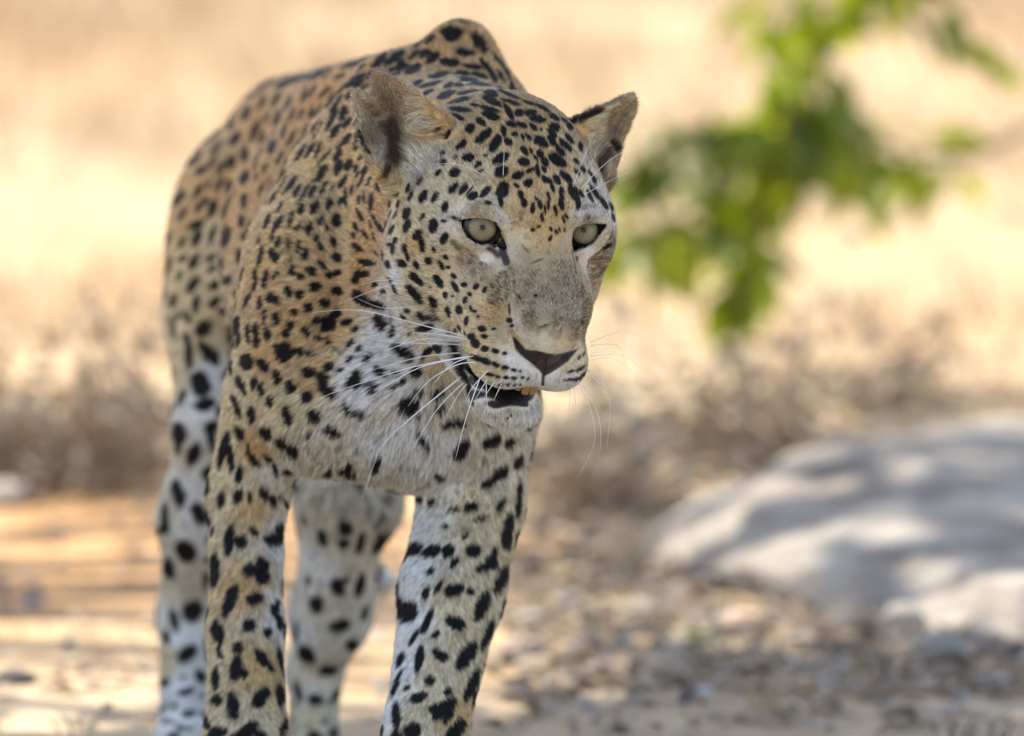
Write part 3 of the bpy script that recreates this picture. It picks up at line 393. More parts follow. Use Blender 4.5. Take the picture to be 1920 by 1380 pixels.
class Coat:
    def __init__(s, V, F, N):
        s.V, s.F, s.N = V, F, N
        s.tree = BVHTree.FromPolygons(V.tolist(), F.tolist())
        s.eye = np.array([0, 0, -DU])
        smp = [t.split() for t in COAT.replace('\n', ';').split(';')]
        P, C, L = [], [], []
        for x, y, c, l in smp:
            h = s.hit(float(x), float(y))
            if h is None: continue
            P.append(h[0]); C.append(lin(PAL[c])); L.append(float(l))
        for p, c, l in (((-420, -560, 900), 'O', 12), ((-420, -480, 1500), 'O', 12), ((-150, -300, 900), 'T', 12), ((-130, -100, 1500), 'T', 12), ((-340, 140, 900), 'W', 16), ((-350, 140, 1400), 'W', 16), ((-430, -300, 1900), 'O', 12), ((-380, 200, 2250), 'C', 14), ((-280, 400, 2380), 'W', 14), ((0, 0, 250), 'T', 12), ((100, -150, -20), 'T', 10), ((-20, 400, 330), 'C', 10), ((-560, 600, 360), 'C', 9), ((-560, 300, 1700), 'T', 10), ((-230, 300, 1640), 'T', 10)):
            P.append(np.array(p, float)); C.append(lin(PAL[c])); L.append(l)
        s.bp, s.bc, s.bl = np.array(P), np.array(C), np.array(L)
        s.sp = []
        for x, y, a, b, g, st in spot_list():
            h = s.hit(x, y)
            if h is None: continue
            z = 1 + h[0][2] / DU
            k = (1.1 if y < 740 else .98 if y < 900 else .9) if px_body(x, y) else 1.02; s.sp.append((h[0], a * z * k, b * z * k, math.radians(g), st))
        s.hidden_spots()
        s.st = []
        for pl, r, c, bare in STROKES:
            pts = [h[0] for h in (s.hit(*p) for p in pl) if h is not None]
            s.st.append((np.array(pts), r, lin(c), bare))
        s.nose = np.array([lay(x, y, hp(0, 190, -140)[2])[:2] for x, y in NOSE])
    def hit(s, px, py):
        d = lay(px, py, 0) - s.eye; d /= np.linalg.norm(d)
        loc, nor, idx, dist = s.tree.ray_cast(Vector(s.eye), Vector(d))
        return None if loc is None else (np.array(loc), np.array(nor))
    def hidden_spots(s):            # the sides the photograph does not show carry the same sort of marks
        rng = np.random.default_rng(5); cell = {}
        for k in rng.permutation(len(s.V))[:26000]:
            p, n = s.V[k], s.N[k]
            if ((p - (HO + HM @ np.array([0, -60, -40]))) ** 2).sum() < 420 ** 2: continue
            key = tuple((p // 64).astype(int))
            near = [q for i in (-1, 0, 1) for j in (-1, 0, 1) for m in (-1, 0, 1) for q in cell.get((key[0] + i, key[1] + j, key[2] + m), ())]
            if any(((q - p) ** 2).sum() < 52 ** 2 for q in near): continue
            d = p - s.eye; d /= np.linalg.norm(d); px = unlay(p)
            vis = (n @ d) < -.12 and px[1] < 1375
            if vis:
                h = s.tree.ray_cast(Vector(s.eye), Vector(d)); vis = h[0] is not None and ((np.array(h[0]) - p) ** 2).sum() < 900
            if vis: continue
            cell.setdefault(key, []).append(p)
            r = rng.uniform(13, 20); s.sp.append((p, r * rng.uniform(1, 1.5), r, None, 1.0))
    def base(s, P):
        C = np.empty((len(P), 3)); L = np.empty(len(P))
        for i in range(0, len(P), 40000):
            Q = P[i:i + 40000]; Q = Q + (np.stack([vnoise(Q / 12 + 5 * k) for k in range(3)], 1) - .5) * 26
            d = ((Q[:, None, :] - s.bp[None]) ** 2).sum(2) + 60; w = d ** -1.7; w /= w.sum(1, keepdims=True)
            C[i:i + 40000] = w @ s.bc; l = w @ s.bl; L[i:i + 40000] = np.where(l > 7, 7 + (l - 7) * .38, l)
        return C, L
    def marks(s, P, soft=.16):      # how dark a spot covers each point, bare-skin strokes and colours
        n = len(P); dark = np.zeros(n)
        G = 40; key = np.floor(P / G).astype(np.int64); kk = (key[:, 0] + 500) * 4000000 + (key[:, 1] + 500) * 2000 + key[:, 2] + 500
        o = np.argsort(kk); ks = kk[o]
        wob = (vnoise(P / 7.0) - .5) * .34 + (vnoise(P / 17.0 + 9) - .5) * .24
        def near(lo, hi):
            a = np.floor(lo / G).astype(int) + 500; b = np.floor(hi / G).astype(int) + 500; out = []
            for x in range(a[0], b[0] + 1):
                for y in range(a[1], b[1] + 1):
                    k0 = x * 4000000 + y * 2000; i = np.searchsorted(ks, k0 + a[2]); j = np.searchsorted(ks, k0 + b[2], 'right')
                    if j > i: out.append(o[i:j])
            return np.concatenate(out) if out else np.zeros(0, int)
        for c, a, b, g, st in s.sp:
            R = a * 1.7 + 4; dep = max(26., a * 2.2)
            ix = near(c - [R, R, dep], c + [R, R, dep])
            if not len(ix): continue
            q = P[ix] - c
            if g is None: m = np.sqrt((q ** 2).sum(1)) / b
            else:
                u = q[:, 0] * math.cos(g) + q[:, 1] * math.sin(g); v = -q[:, 0] * math.sin(g) + q[:, 1] * math.cos(g)
                m = np.sqrt((u / a) ** 2 + (v / b) ** 2)
            m = m + wob[ix] * min(1, 9 / b + .35)
            k = st * np.clip((1.1 - m) / (soft + 1.2 / b) + .5, 0, 1); dark[ix] = np.maximum(dark[ix], k)
        sk = np.zeros(n); sc = np.zeros((n, 3)); bare = np.zeros(n)
        for pts, r, c, br in s.st:
            ix = near(pts.min(0) - r - 8, pts.max(0) + r + 8)
            if not len(ix): continue
            q = P[ix]; dm = np.full(len(ix), 1e9)
            for a, b in zip(pts, pts[1:]):
                e = b - a; h = np.clip((q - a) @ e / (e @ e + 1e-6), 0, 1); dm = np.minimum(dm, np.sqrt(((q - a - h[:, None] * e) ** 2).sum(1)))
            k = np.clip((r - dm) / (2.5 if br else r * .8) + .5, 0, 1)
            up = k > sk[ix]; jx = ix[up]; sk[jx] = k[up]; sc[jx] = c
            if br: bare[ix] = np.maximum(bare[ix], k)
        # inside of the mouth
        q = (P - hp(0, 55, -276)) @ HM; kk_ = np.sqrt((q[:, 0] / 85) ** 2 + (q[:, 1] / 134) ** 2 + (q[:, 2] / 24) ** 2); k = np.clip((1.0 - kk_) / .08 + .5, 0, 1) * (q[:, 1] > -90)
        up = k > sk; sk[up] = k[up]; sc[up] = lin((22, 15, 14)); bare = np.maximum(bare, k)
        # nose leather
        nc = hp(0, 175, -140); ix = np.nonzero((((P - nc) ** 2).sum(1) < 110 ** 2))[0]
        if len(ix):
            q = P[ix][:, :2] - s.nose.mean(0); z = 1; x, y = P[ix, 0], P[ix, 1]; ins = np.zeros(len(ix), bool); dm = np.full(len(ix), 1e9)
            for a, b in zip(s.nose, np.roll(s.nose, -1, 0)):
                e = b - a; h = np.clip(((x - a[0]) * e[0] + (y - a[1]) * e[1]) / (e @ e), 0, 1); dm = np.minimum(dm, np.hypot(x - a[0] - h * e[0], y - a[1] - h * e[1]))
                ins ^= ((a[1] <= y) != (b[1] <= y)) & (x < (b[0] - a[0]) * (y - a[1]) / (b[1] - a[1] + 1e-9) + a[0])
            k = np.clip(np.where(ins, dm, -dm) / 2.5 + .5, 0, 1)
            up = k > sk[ix]; jx = ix[up]; sk[jx] = k[up]; sc[jx] = lin((60, 46, 43)); bare[ix] = np.maximum(bare[ix], k)
            for pl, r in (([(963, 632), (970, 648), (986, 662), (1004, 674)], 7.5), ([(1084, 655), (1068, 666), (1056, 673)], 5), ([(1026, 668), (1022, 700)], 1.6)):
                pl = np.array([lay(a_, b_, hp(0, 190, -140)[2])[:2] for a_, b_ in pl]); dm = np.full(len(ix), 1e9)
                for a, b in zip(pl, pl[1:]):
                    e = b - a; h = np.clip(((x - a[0]) * e[0] + (y - a[1]) * e[1]) / (e @ e), 0, 1); dm = np.minimum(dm, np.hypot(x - a[0] - h * e[0], y - a[1] - h * e[1]))
                k = np.clip((r - dm) / 4 + .5, 0, 1)[:, None]; sc[ix] = sc[ix] * (1 - k * (sk[ix] > .3)[:, None]) + lin((24, 17, 15)) * k * (sk[ix] > .3)[:, None]
        return dark, sk, sc, bare
INK = lin((30, 25, 24))
# fur that does not simply flow back from the nose: x, y, radius, direction in the picture, length mm, lift
TUFTS = [(788, 205, 26, -1, .3, 17, .5), (805, 245, 28, -1, .05, 17, .5), (775, 300, 34, -.65, -.75, 17, .5), (718, 300, 22, .3, -1, 11, .4), (725, 160, 24, -.4, .9, 5, .25), (675, 215, 22, .4, .9, 6, .25),
 (1110, 235, 26, 1, .1, 15, .5), (1112, 285, 26, .8, -.6, 15, .5), (1132, 320, 18, .2, -1, 12, .4), (1165, 215, 24, .8, -.5, 8, .4)]
def flow(coat, P, N):
    nose = hp(0, 205, -120); d = P - nose; d /= np.linalg.norm(d, axis=1, keepdims=True)
    hd = np.sqrt(((P - hp(0, -60, -60)) ** 2).sum(1)); body = np.clip((hd - 260) / 160, 0, 1)[:, None]
    low = np.clip((P[:, 1] - 40) / 260, 0, 1)[:, None]
    t = d + body * (np.array([0, .35, .5]) + low * np.array([0, 1.6, .1]))
    # below the jaw the fur hangs
    chin = np.clip((P[:, 1] - (hp(0, 60, -270)[1])) / 60, 0, 1)[:, None] * (1 - body); t = t + chin * np.array([0, 1.2, 0])
    extra = np.zeros(len(P)); lift = np.zeros(len(P))
    for x, y, r, dx, dy, l, lf in TUFTS:
        h = coat.hit(x, y)
        if h is None: continue
        k = np.clip(1.5 - np.sqrt(((P - h[0]) ** 2).sum(1)) / r, 0, 1); v = np.array([dx, dy, -.15]); t = t * (1 - k[:, None]) + v * k[:, None] * 1.5
        extra = np.maximum(extra, k * l); lift = np.maximum(lift, k * lf)
    t = t - N * (t * N).sum(1, keepdims=True)
    t /= np.linalg.norm(t, axis=1, keepdims=True) + 1e-6
    return t, extra, lift
def grow_fur(coat, count, rng):
    V, F, N = coat.V, coat.F, coat.N
    T = np.concatenate([F[:, [0, 1, 2]], F[:, [0, 2, 3]]])
    a, b, c = V[T[:, 0]], V[T[:, 1]], V[T[:, 2]]; nn = np.cross(b - a, c - a); ar = np.linalg.norm(nn, axis=1) / 2
    cen = (a + b + c) / 3; fd = cen - coat.eye; fd /= np.linalg.norm(fd, axis=1, keepdims=True)
    face = -(nn * fd).sum(1) / (2 * ar + 1e-9); px = unlay(cen)
    hd = np.sqrt(((cen - hp(0, -60, -40)) ** 2).sum(1))
    w = np.where(hd < 330, 2.6, np.where(cen[:, 2] > 900, .55, 1.0)) * np.where(face > -.25, 1, .22) * np.where(px[:, 1] > 1420, .25, 1)
    p = ar * w; tri = rng.choice(len(T), count, p=p / p.sum())
    u = rng.random((count, 2)); fl = u.sum(1) > 1; u[fl] = 1 - u[fl]
    W = np.stack([1 - u.sum(1), u[:, 0], u[:, 1]], 1)
    def mix(X): return (X[T[tri]] * (W[..., None] if X.ndim == 2 else W)).sum(1)
    P = mix(V); Nn = mix(N); Nn /= np.linalg.norm(Nn, axis=1, keepdims=True) + 1e-6
    thin = 1 / np.sqrt(w[tri])
    base, L = mix(coat.vc), mix(coat.vl)
    n = len(P)
    t, extra, lift = flow(coat, P, Nn)
    L = np.maximum(L, extra) * .001 / U * rng.uniform(.65, 1.15, n)
    lf = np.maximum(.24 + .13 * np.abs(rng.standard_normal(n)), lift)
    jit = (np.stack([vnoise(P / 16 + k * 31) for k in range(3)], 1) - .5) * .55 + rng.standard_normal((n, 3)) * .13
    t = t + jit; t -= Nn * (t * Nn).sum(1, keepdims=True) * .8; t /= np.linalg.norm(t, axis=1, keepdims=True)
    dark, sk, sc, bare = coat.marks(P + t * (L * .55)[:, None], .1); b0 = coat.marks(P, .1)[3]; bare = np.maximum(bare, b0)
    keep = rng.random(n) > bare * 1.4
    P, Nn, base, L, dark, sk, sc, thin, t, extra, lf = (q[keep] for q in (P, Nn, base, L, dark, sk, sc, thin, t, extra, lf)); n = len(P)
    grey = np.clip(1.5 - np.linalg.norm(base - lin(PAL['G']), axis=1) / .1, 0, 1) * np.clip(((P - HO) @ HM[:, 1] + 70) / 50, 0, 1)
    br = rng.normal(0, .26, n) + (vnoise(P / 22 + 77) - .5) * .22 + (vnoise(P / 2.6) - .5) * 1.15 + (vnoise(P / 6 + 40) - .5) * .6 - .05
    br = br + grey * ((vnoise(P / 15 + 11) - .5) * .1 + (vnoise(P / 3.4 + 3) - .5) * .5)
    br = np.exp(br * (1 + .35 * grey) - grey * .75 * (rng.random(n) < .17))[:, None]
    tw = np.clip(extra / 12, 0, 1)[:, None]; base = base * (1 - tw) + np.maximum(base, lin((206, 188, 152))) * tw
    col = np.clip(base * br, 0, .9); col = col * (1 - dark[:, None]) + INK * br * dark[:, None]; col = col * (1 - sk[:, None]) + sc * br * sk[:, None]
    L = L * (1 + .5 * grey); thin = thin * (1 + .7 * grey)
    s4 = np.array([0, .34, .68, 1.])[None, :, None]
    K = P[:, None] + L[:, None, None] * (t[:, None] * s4 + Nn[:, None] * lf[:, None, None] * (s4 - .55 * s4 * s4)) - Nn[:, None] * 1.0
    K[:, :, 1] += (L[:, None] * .10 * np.array([0, .1, .45, 1.])[None])
    rad = (.24 * thin * (.7 + .02 * L * U * 1000 / .3))[:, None] * np.array([1, .85, .6, .18])[None] * .001
    return K, col, rad
# ---------------------------------------------------------------- ground, track, boulder
def hnoise(x, y, s, seed=0):
    return vnoise(np.stack([np.asarray(x) / s, np.asarray(y) / s, np.full(np.shape(x), 3.7 + seed)], 1)) - .5
def ground_z(x, y):
    x = np.atleast_1d(np.asarray(x, float)); y = np.atleast_1d(np.asarray(y, float))
    k = np.clip((y - 1.5) / 2.0, 0, 1)
    return k * (hnoise(x, y, 1.3) * .16 + hnoise(x, y, .35, 5) * .03)
def soil(t, s):
    tc = nd(t, 'ShaderNodeTexCoord'); a = nd(t, 'ShaderNodeTexNoise', i_Scale=.9, i_Detail=3.0); b = nd(t, 'ShaderNodeTexNoise', i_Scale=9.0, i_Detail=8.0, i_Roughness=.7)
    mp = nd(t, 'ShaderNodeMapping', i_Scale=(1, .45, 1))
    t.links.new(tc.outputs['Object'], mp.inputs[0])
    for q in (a, b): t.links.new(mp.outputs[0], q.inputs['Vector'])
    c0 = ramp(t, a.outputs['Fac'], [(.30, (.39, .25, .13)), (.46, (.41, .30, .18)), (.62, (.42, .335, .215)), (.8, (.39, .265, .14))])
    ds = nd(t, 'ShaderNodeVectorMath', operation='DISTANCE'); ds.inputs[1].default_value = (-.55, 2.15, 0); t.links.new(tc.outputs['Object'], ds.inputs[0])
    ad = nd(t, 'ShaderNodeMath', operation='MULTIPLY_ADD', i_1=.9, i_2=-.45); t.links.new(b.outputs['Fac'], ad.inputs[0]); a2 = nd(t, 'ShaderNodeMath', operation='ADD'); t.links.new(ad.outputs[0], a2.inputs[0]); t.links.new(ds.outputs['Value'], a2.inputs[1])
    mr = nd(t, 'ShaderNodeMapRange', i_1=.35, i_2=.75, i_3=1.0, i_4=0.0); t.links.new(a2.outputs[0], mr.inputs[0])
    mo = nd(t, 'ShaderNodeMix', data_type='RGBA'); t.links.new(mr.outputs[0], mo.inputs[0]); t.links.new(c0, mo.inputs[6]); mo.inputs[7].default_value = (.50, .30, .14, 1); c1 = mo.outputs[2]   # a patch of bare orange earth
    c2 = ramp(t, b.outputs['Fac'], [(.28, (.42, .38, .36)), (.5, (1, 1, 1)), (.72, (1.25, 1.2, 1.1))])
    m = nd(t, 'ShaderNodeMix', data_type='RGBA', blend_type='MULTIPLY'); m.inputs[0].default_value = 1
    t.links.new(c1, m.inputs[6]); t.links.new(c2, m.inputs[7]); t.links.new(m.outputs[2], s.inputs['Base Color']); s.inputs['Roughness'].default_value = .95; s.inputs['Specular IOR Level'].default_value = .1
    bp = nd(t, 'ShaderNodeBump', i_Strength=.6, i_Distance=.02); t.links.new(b.outputs['Fac'], bp.inputs['Height']); t.links.new(bp.outputs[0], s.inputs['Normal'])
M_soil = mat('dry_soil', soil)
gx = np.unique(np.r_[np.linspace(-120, -4, 20), np.arange(-4, 4.01, .12), np.linspace(4, 120, 20)]); gy = np.unique(np.r_[np.linspace(-40, 1, 14), np.arange(1, 16.01, .12), np.linspace(16, 240, 26)])
GX, GY = np.meshgrid(gx, gy); GZ = ground_z(GX.ravel(), GY.ravel())
nx = len(gx); gf = [(j * nx + i, j * nx + i + 1, (j + 1) * nx + i + 1, (j + 1) * nx + i) for j in range(len(gy) - 1) for i in range(nx - 1)]
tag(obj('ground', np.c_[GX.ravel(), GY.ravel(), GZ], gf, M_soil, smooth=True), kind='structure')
M_track = noise_mat('packed_earth', [(.25, (0.344, 0.249, 0.146)), (.55, (0.482, 0.361, 0.232)), (.8, (0.550, 0.430, 0.292))], 3.2, rough=.95, detail=9, bump=.5, bscale=30, spec=.1)
te = [(x, 1.17 - .17 * (x + .5) * (x < 1.5) + .045 * math.sin(x * 5.1) + .03 * math.sin(x * 13 + 1) + .02 * math.sin(x * 31 + 2) + .012 * math.sin(x * 67)) for x in np.arange(-9, 9.01, .06)]
tv = [(x, -16, .004) for x, y in te] + [(x, y, .004) for x, y in te]; k = len(te)
tag(obj('dirt_track', tv, [(i, i + 1, k + i + 1, k + i) for i in range(k - 1)], M_track), kind='structure')
# boulder: a low weathered slab
def lump(n, r, seed, rough=.18, flat=1.0, f=1.0):
    bm = bmesh.new(); bmesh.ops.create_icosphere(bm, subdivisions=n, radius=1); P = np.array([v.co for v in bm.verts])
    d = (vnoise(P * 1.3 * f + seed) - .5) * rough * 2 + (vnoise(P * 3.1 * f + seed + 7) - .5) * rough * .9 + (vnoise(P * 8 * f + seed + 3) - .5) * rough * .3
    P = P * (1 + d)[:, None]; q = (vnoise(P * 2.2 + seed) - .5) * .12; P[:, 2] = np.where(P[:, 2] > flat, flat + (P[:, 2] - flat) * .25 + q, P[:, 2])
    F = [tuple(v.index for v in f_.verts) for f_ in bm.faces]; bm.free(); return P * np.array(r), F
M_rock = noise_mat('pale_granite', [(.30, (.09, .075, .06)), (.43, (.23, .195, .155)), (.56, (.34, .30, .245)), (.74, (.50, .455, .38))], 9, rough=.9, detail=12, bump=1.0, bscale=18)
v, f = lump(6, (.60, .86, .215), 2.0, .2, .62, 1.6)
rp = at(1800, 1085, 2.35)
r = obj('boulder', v, f, M_rock, smooth=True, loc=(.80, 2.10, -.05)); r.rotation_euler = (.05, .0, -.24); tag(r, 'large pale grey boulder with a sloping sunlit top, behind the leopard on the right', 'boulder')
# stones in front of it
M_st = noise_mat('stone', [(.3, (.28, .24, .19)), (.7, (.46, .41, .34))], 14, rough=.85, bump=.4); M_white = noise_mat('white_stone', [(.3, (.48, .44, .38)), (.7, (.64, .60, .54))], 14, rough=.8, bump=.3); M_dark = noise_mat('dark_stone', [(.3, (.05, .045, .04)), (.7, (.12, .1, .09))], 14, rough=.8, bump=.4)
def stone(px, py, w, h, m, label, seed, group=None, lift=.35):
    g = ground_at(px, py); s = (g[1] + DIST) / DIST * U; v, f = lump(2, (w * s / 2, w * s * .45, h * s * .62), seed, .2)
    o = obj('stone', v, f, m, smooth=True, loc=(g[0], g[1], float(ground_z(g[0], g[1])[0]) + h * s * lift)); o.rotation_euler = (0, 0, seed); return tag(o, label, 'stone', group)
stone(1805, 1075, 95, 75, M_white, 'bright white stone leaning on the foot of the boulder', 1.1)
stone(1690, 1195, 100, 70, M_st, 'pale tan stone in the litter below the white stone', 2.3)
stone(1755, 1245, 130, 70, M_st, 'broad flat tan stone lying nearest the boulder foot', 3.1)
stone(1395, 1190, 110, 55, M_st, 'orange tinted stone left of the boulder foot', 4.7).data.materials[0] = noise_mat('rusty_stone', [(.3, (.42, .27, .17)), (.7, (.6, .45, .32))], 14, bump=.4)
stone(1500, 1120, 90, 60, M_white, 'small whitish stone in the shadow of the boulder', 5.2)
stone(10, 970, 110, 46, M_st, 'pale stone at the left edge beside the shaded brush', 6.4)
stone(28, 1287, 100, 34, M_dark, 'dark flat stone on the near track edge at far left', 7.7)
for i in range(34):
    px, py = random.uniform(930, 1900), random.uniform(1130, 1330)
    stone(px, py, random.uniform(25, 60), random.uniform(16, 34), random.choice((M_st, M_st, M_white)), 'small stone half sunk in the dry leaf litter', 10 + i * 1.7, 'small stones in the leaf litter', .2)
# ---------------------------------------------------------------- loose cover: litter and dry grass
def mixmat(name, cols, rough=.8, trans=0.0):           # one colour per piece, from a face attribute
    def b(t, s):
        a = nd(t, 'ShaderNodeAttribute', attribute_name='tint'); c = ramp(t, a.outputs['Fac'], [(i / (len(cols) - 1), q) for i, q in enumerate(cols)]); t.links.new(c, s.inputs['Base Color']); s.inputs['Roughness'].default_value = rough; s.inputs['Specular IOR Level'].default_value = .2
        if trans:
            tr = nd(t, 'ShaderNodeBsdfTranslucent'); t.links.new(c, tr.inputs[0]); mx = nd(t, 'ShaderNodeMixShader', i_0=trans); t.links.new(s.outputs[0], mx.inputs[1]); t.links.new(tr.outputs[0], mx.inputs[2]); t.links.new(mx.outputs[0], t.nodes['Material Output'].inputs['Surface'])
    return mat(name, b)
def many(name, V, nf, tint, m, faces):                 # numpy soup of alike pieces: V (n, k, 3)
    n, k = V.shape[:2]; F = (np.arange(n)[:, None, None] * k + np.array(faces)[None]).reshape(-1, len(faces[0]))
    me = bpy.data.meshes.new(name); me.from_pydata(V.reshape(-1, 3), [], F.tolist()); a = me.attributes.new('tint', 'FLOAT', 'FACE'); a.data.foreach_set('value', np.repeat(tint, len(faces)).astype(np.float32)); me.materials.append(m)
    return link(bpy.data.objects.new(name, me))
n = 7200
x = rng.uniform(-.75, 1.1, n); y = .78 + 2.2 * rng.random(n) ** 1.2; keep = ((x > .0) | (rng.random(n) < .16)) & ((y > 1.05) | (rng.random(n) < .3)); x, y = x[keep], y[keep]; n = len(x)
a = rng.uniform(0, 6.28, n); l = rng.uniform(.007, .026, n); wd = l * rng.uniform(.35, .6, n); tl = rng.normal(0, .22, (n, 2)); z = ground_z(x, y) + .006 + rng.random(n) * .008
q = np.array([[-1, 0], [0, -1], [1, 0], [0, 1]], float)
V = np.empty((n, 4, 3)); ca, sa = np.cos(a), np.sin(a)
for i in range(4):
    u, v_ = q[i, 0] * l, q[i, 1] * wd; V[:, i, 0] = x + ca * u - sa * v_; V[:, i, 1] = y + sa * u + ca * v_; V[:, i, 2] = np.maximum(z + tl[:, 0] * u + tl[:, 1] * v_, ground_z(x, y) + .003) + (.004 if i % 2 else 0)
M_lit = mixmat('leaf_litter', [(.14, .095, .065), (.22, .15, .10), (.33, .24, .16), (.27, .235, .20), (.40, .33, .25)])
tag(many('leaf_litter', V, 2, rng.random(n), M_lit, [(0, 1, 3), (1, 2, 3)]), kind='stuff')
def blades(name, x, y, h, wd, lean, tint, m):
    n = len(x); a = rng.uniform(0, 6.28, n); b = a + rng.normal(0, .8, n); z = ground_z(x, y); V = np.empty((n, 5, 3))
    for i, (s, ww, lz) in enumerate(((0, -1, 0), (0, 1, 0), (.6, -.7, .4), (.6, .7, .4), (1, 0, 1))):
        V[:, i, 0] = x + np.cos(a) * wd * ww + np.cos(b) * lean * h * lz; V[:, i, 1] = y + np.sin(a) * wd * ww + np.sin(b) * lean * h * lz; V[:, i, 2] = z - .004 * (s == 0) + h * s * (1 - .25 * lean * lz)
    me = bpy.data.meshes.new(name); k = np.arange(n)[:, None] * 5; F = np.concatenate([k + [0, 1, 3, 2]], 0).tolist() + np.concatenate([k + [2, 3, 4]], 0).tolist()
    me.from_pydata(V.reshape(-1, 3), [], F); at_ = me.attributes.new('tint', 'FLOAT', 'FACE'); at_.data.foreach_set('value', np.r_[tint, tint].astype(np.float32)); me.materials.append(m)
    return link(bpy.data.objects.new(name, me))
M_straw = mixmat('straw', [(0.319, 0.210, 0.118), (0.420, 0.302, 0.176), (0.487, 0.386, 0.260), (0.554, 0.470, 0.344)], .7, .35)
n = 46000; x = rng.uniform(-3.9, 3.9, n); y = 3.3 + 10.5 * rng.random(n) ** 1.1
dens = hnoise(x, y, .7, 2) + .5 * hnoise(x, y, .25, 8); k = dens > -.12; x, y = x[k], y[k]; n = len(x)
tag(blades('dry_grass', x, y, rng.uniform(.03, .13, n) * np.clip((y - 2.5) / 4, .5, 1.3), rng.uniform(.002, .004, n), rng.uniform(.2, 1.2, n), np.clip(.5 + hnoise(x, y, .9, 4) * 1.3 + rng.normal(0, .15, n), 0, 1), M_straw), kind='stuff')
x = rng.uniform(.02, 1.0, 420); y = 1.05 + 1.3 * rng.random(420); tag(blades('sparse_straw', x, y, rng.uniform(.02, .075, 420), rng.uniform(.0012, .0022, 420), rng.uniform(.2, 1.3, 420), np.clip(rng.normal(.5, .25, 420), 0, 1), M_straw), kind='stuff')
# single tufts
def tuft(px, py, nb, hpx, spread, label, m, tint, lean=(.3, 1.0), wd=.0016):
    g = ground_at(px, py); s = (g[1] + DIST) / DIST * U; r_ = spread * s
    xx = rng.normal(0, r_, nb); yy = rng.normal(0, r_, nb); h = rng.uniform(.45, 1, nb) * hpx * s
    o = blades('grass_tuft', xx + g[0], yy + g[1], h, np.full(nb, wd), rng.uniform(*lean, nb), np.clip(rng.normal(tint, .12, nb), 0, 1), m); return tag(o, label, 'grass')
tuft(1175, 1090, 60, 190, 26, 'pale dry grass tuft left of the boulder, standing in the litter', M_straw, .85)
tuft(1440, 1345, 26, 150, 20, 'thin straw tuft rising from the litter near the track', M_straw, .6)
tuft(150, 1400, 9, 130, 12, 'few bent straw stalks on the track at lower left', M_straw, .8, (.8, 1.3), .002)
M_dkgrass = mixmat('dark_grass', [(.035, .03, .025), (.08, .065, .05), (.16, .12, .08)], .6)
tuft(1850, 1415, 40, 125, 42, 'dark wiry grass tuft at the lower right corner', M_dkgrass, .3, (.5, 1.3), .0011)
# ---------------------------------------------------------------- plants
def leaf_mesh(name, L, W, m, bend=.18):
    V, F = [], []
    for i, (s, w_) in enumerate(((0, .06), (.2, .75), (.45, 1), (.7, .78), (.9, .3), (1, .02))):
        z_ = -bend * L * s * s; V += [(-W / 2 * w_, L * s, z_ + .12 * W * w_), (0, L * s, z_), (W / 2 * w_, L * s, z_ + .12 * W * w_)]
    for i in range(5):
        for k in (0, 1): F.append((i * 3 + k, i * 3 + k + 1, i * 3 + 4 + k, i * 3 + 3 + k))
    me = bpy.data.meshes.new(name); me.from_pydata(V, [], F); me.materials.append(m); me.shade_smooth(); return me
M_leaf = leaf_mat('green_leaf', (.048, .075, .011), (.17, .20, .02)); M_leaf2 = leaf_mat('fresh_leaf', (.16, .22, .02), (.34, .36, .04)); M_bark = noise_mat('twig_bark', [(.3, (.10, .065, .045)), (.7, (.22, .15, .1))], 30, bump=.4)
def place_leaf(me, parent, p, d, up=(0, 0, 1), sc_=1.0):
    o = link(bpy.data.objects.new('leaf', me)); o.parent = parent; o.location = p
    q = Vector(d).to_track_quat('Y', 'Z'); o.rotation_euler = (q @ Vector((0, 1, 0)).rotation_difference(Vector((0, 1, 0)))).to_euler(); o.rotation_euler.rotate_axis('Y', random.uniform(-1.2, 1.2)); o.scale = (sc_,) * 3; return o
LM = [leaf_mesh('leaf', .072, .034, M_leaf), leaf_mesh('leaf', .085, .038, M_leaf), leaf_mesh('leaf', .078, .036, M_leaf2)]
YS = 3.7
rootp = np.array([1.15, YS + .15, 0.0]); rootp[2] = float(ground_z(rootp[0], rootp[1])[0])
sap = thing('leafy_sapling', 'green leafy sapling leaning in from the right behind the leopard, leaves hanging in the sun', 'sapling', rootp.tolist())
trunk = [rootp * 0, np.array([-.02, -.02, .3]), np.array([-.10, -.06, .62]), np.array([-.25, -.1, .86]), np.array([-.5, -.12, .95])]
v, f = tube(smooth_path(trunk, 14), np.linspace(.017, .008, 14), 8); obj('trunk', v, f, M_bark, sap, True)
BR = [[(1990, 235), (1800, 292), (1650, 262), (1540, 215), (1440, 300), (1390, 390)], [(1900, -150), (1740, -90), (1600, -10), (1560, 90), (1590, 190), (1610, 260)], [(1560, 215), (1470, 235), (1350, 250), (1250, 300)], [(1480, 270), (1450, 400), (1440, 500), (1428, 575)], [(1390, 330), (1330, 420), (1300, 470)], [(1640, 262), (1660, 330), (1680, 380)], [(1600, 0), (1520, 20), (1490, 60)], [(1700, -60), (1730, 20), (1760, 50)], [(1800, -20), (1850, 60), (1870, 110)], [(1540, 220), (1520, 300), (1510, 360)], [(1260, 300), (1180, 330), (1130, 350)], [(1300, 430), (1220, 470), (1170, 480)]]
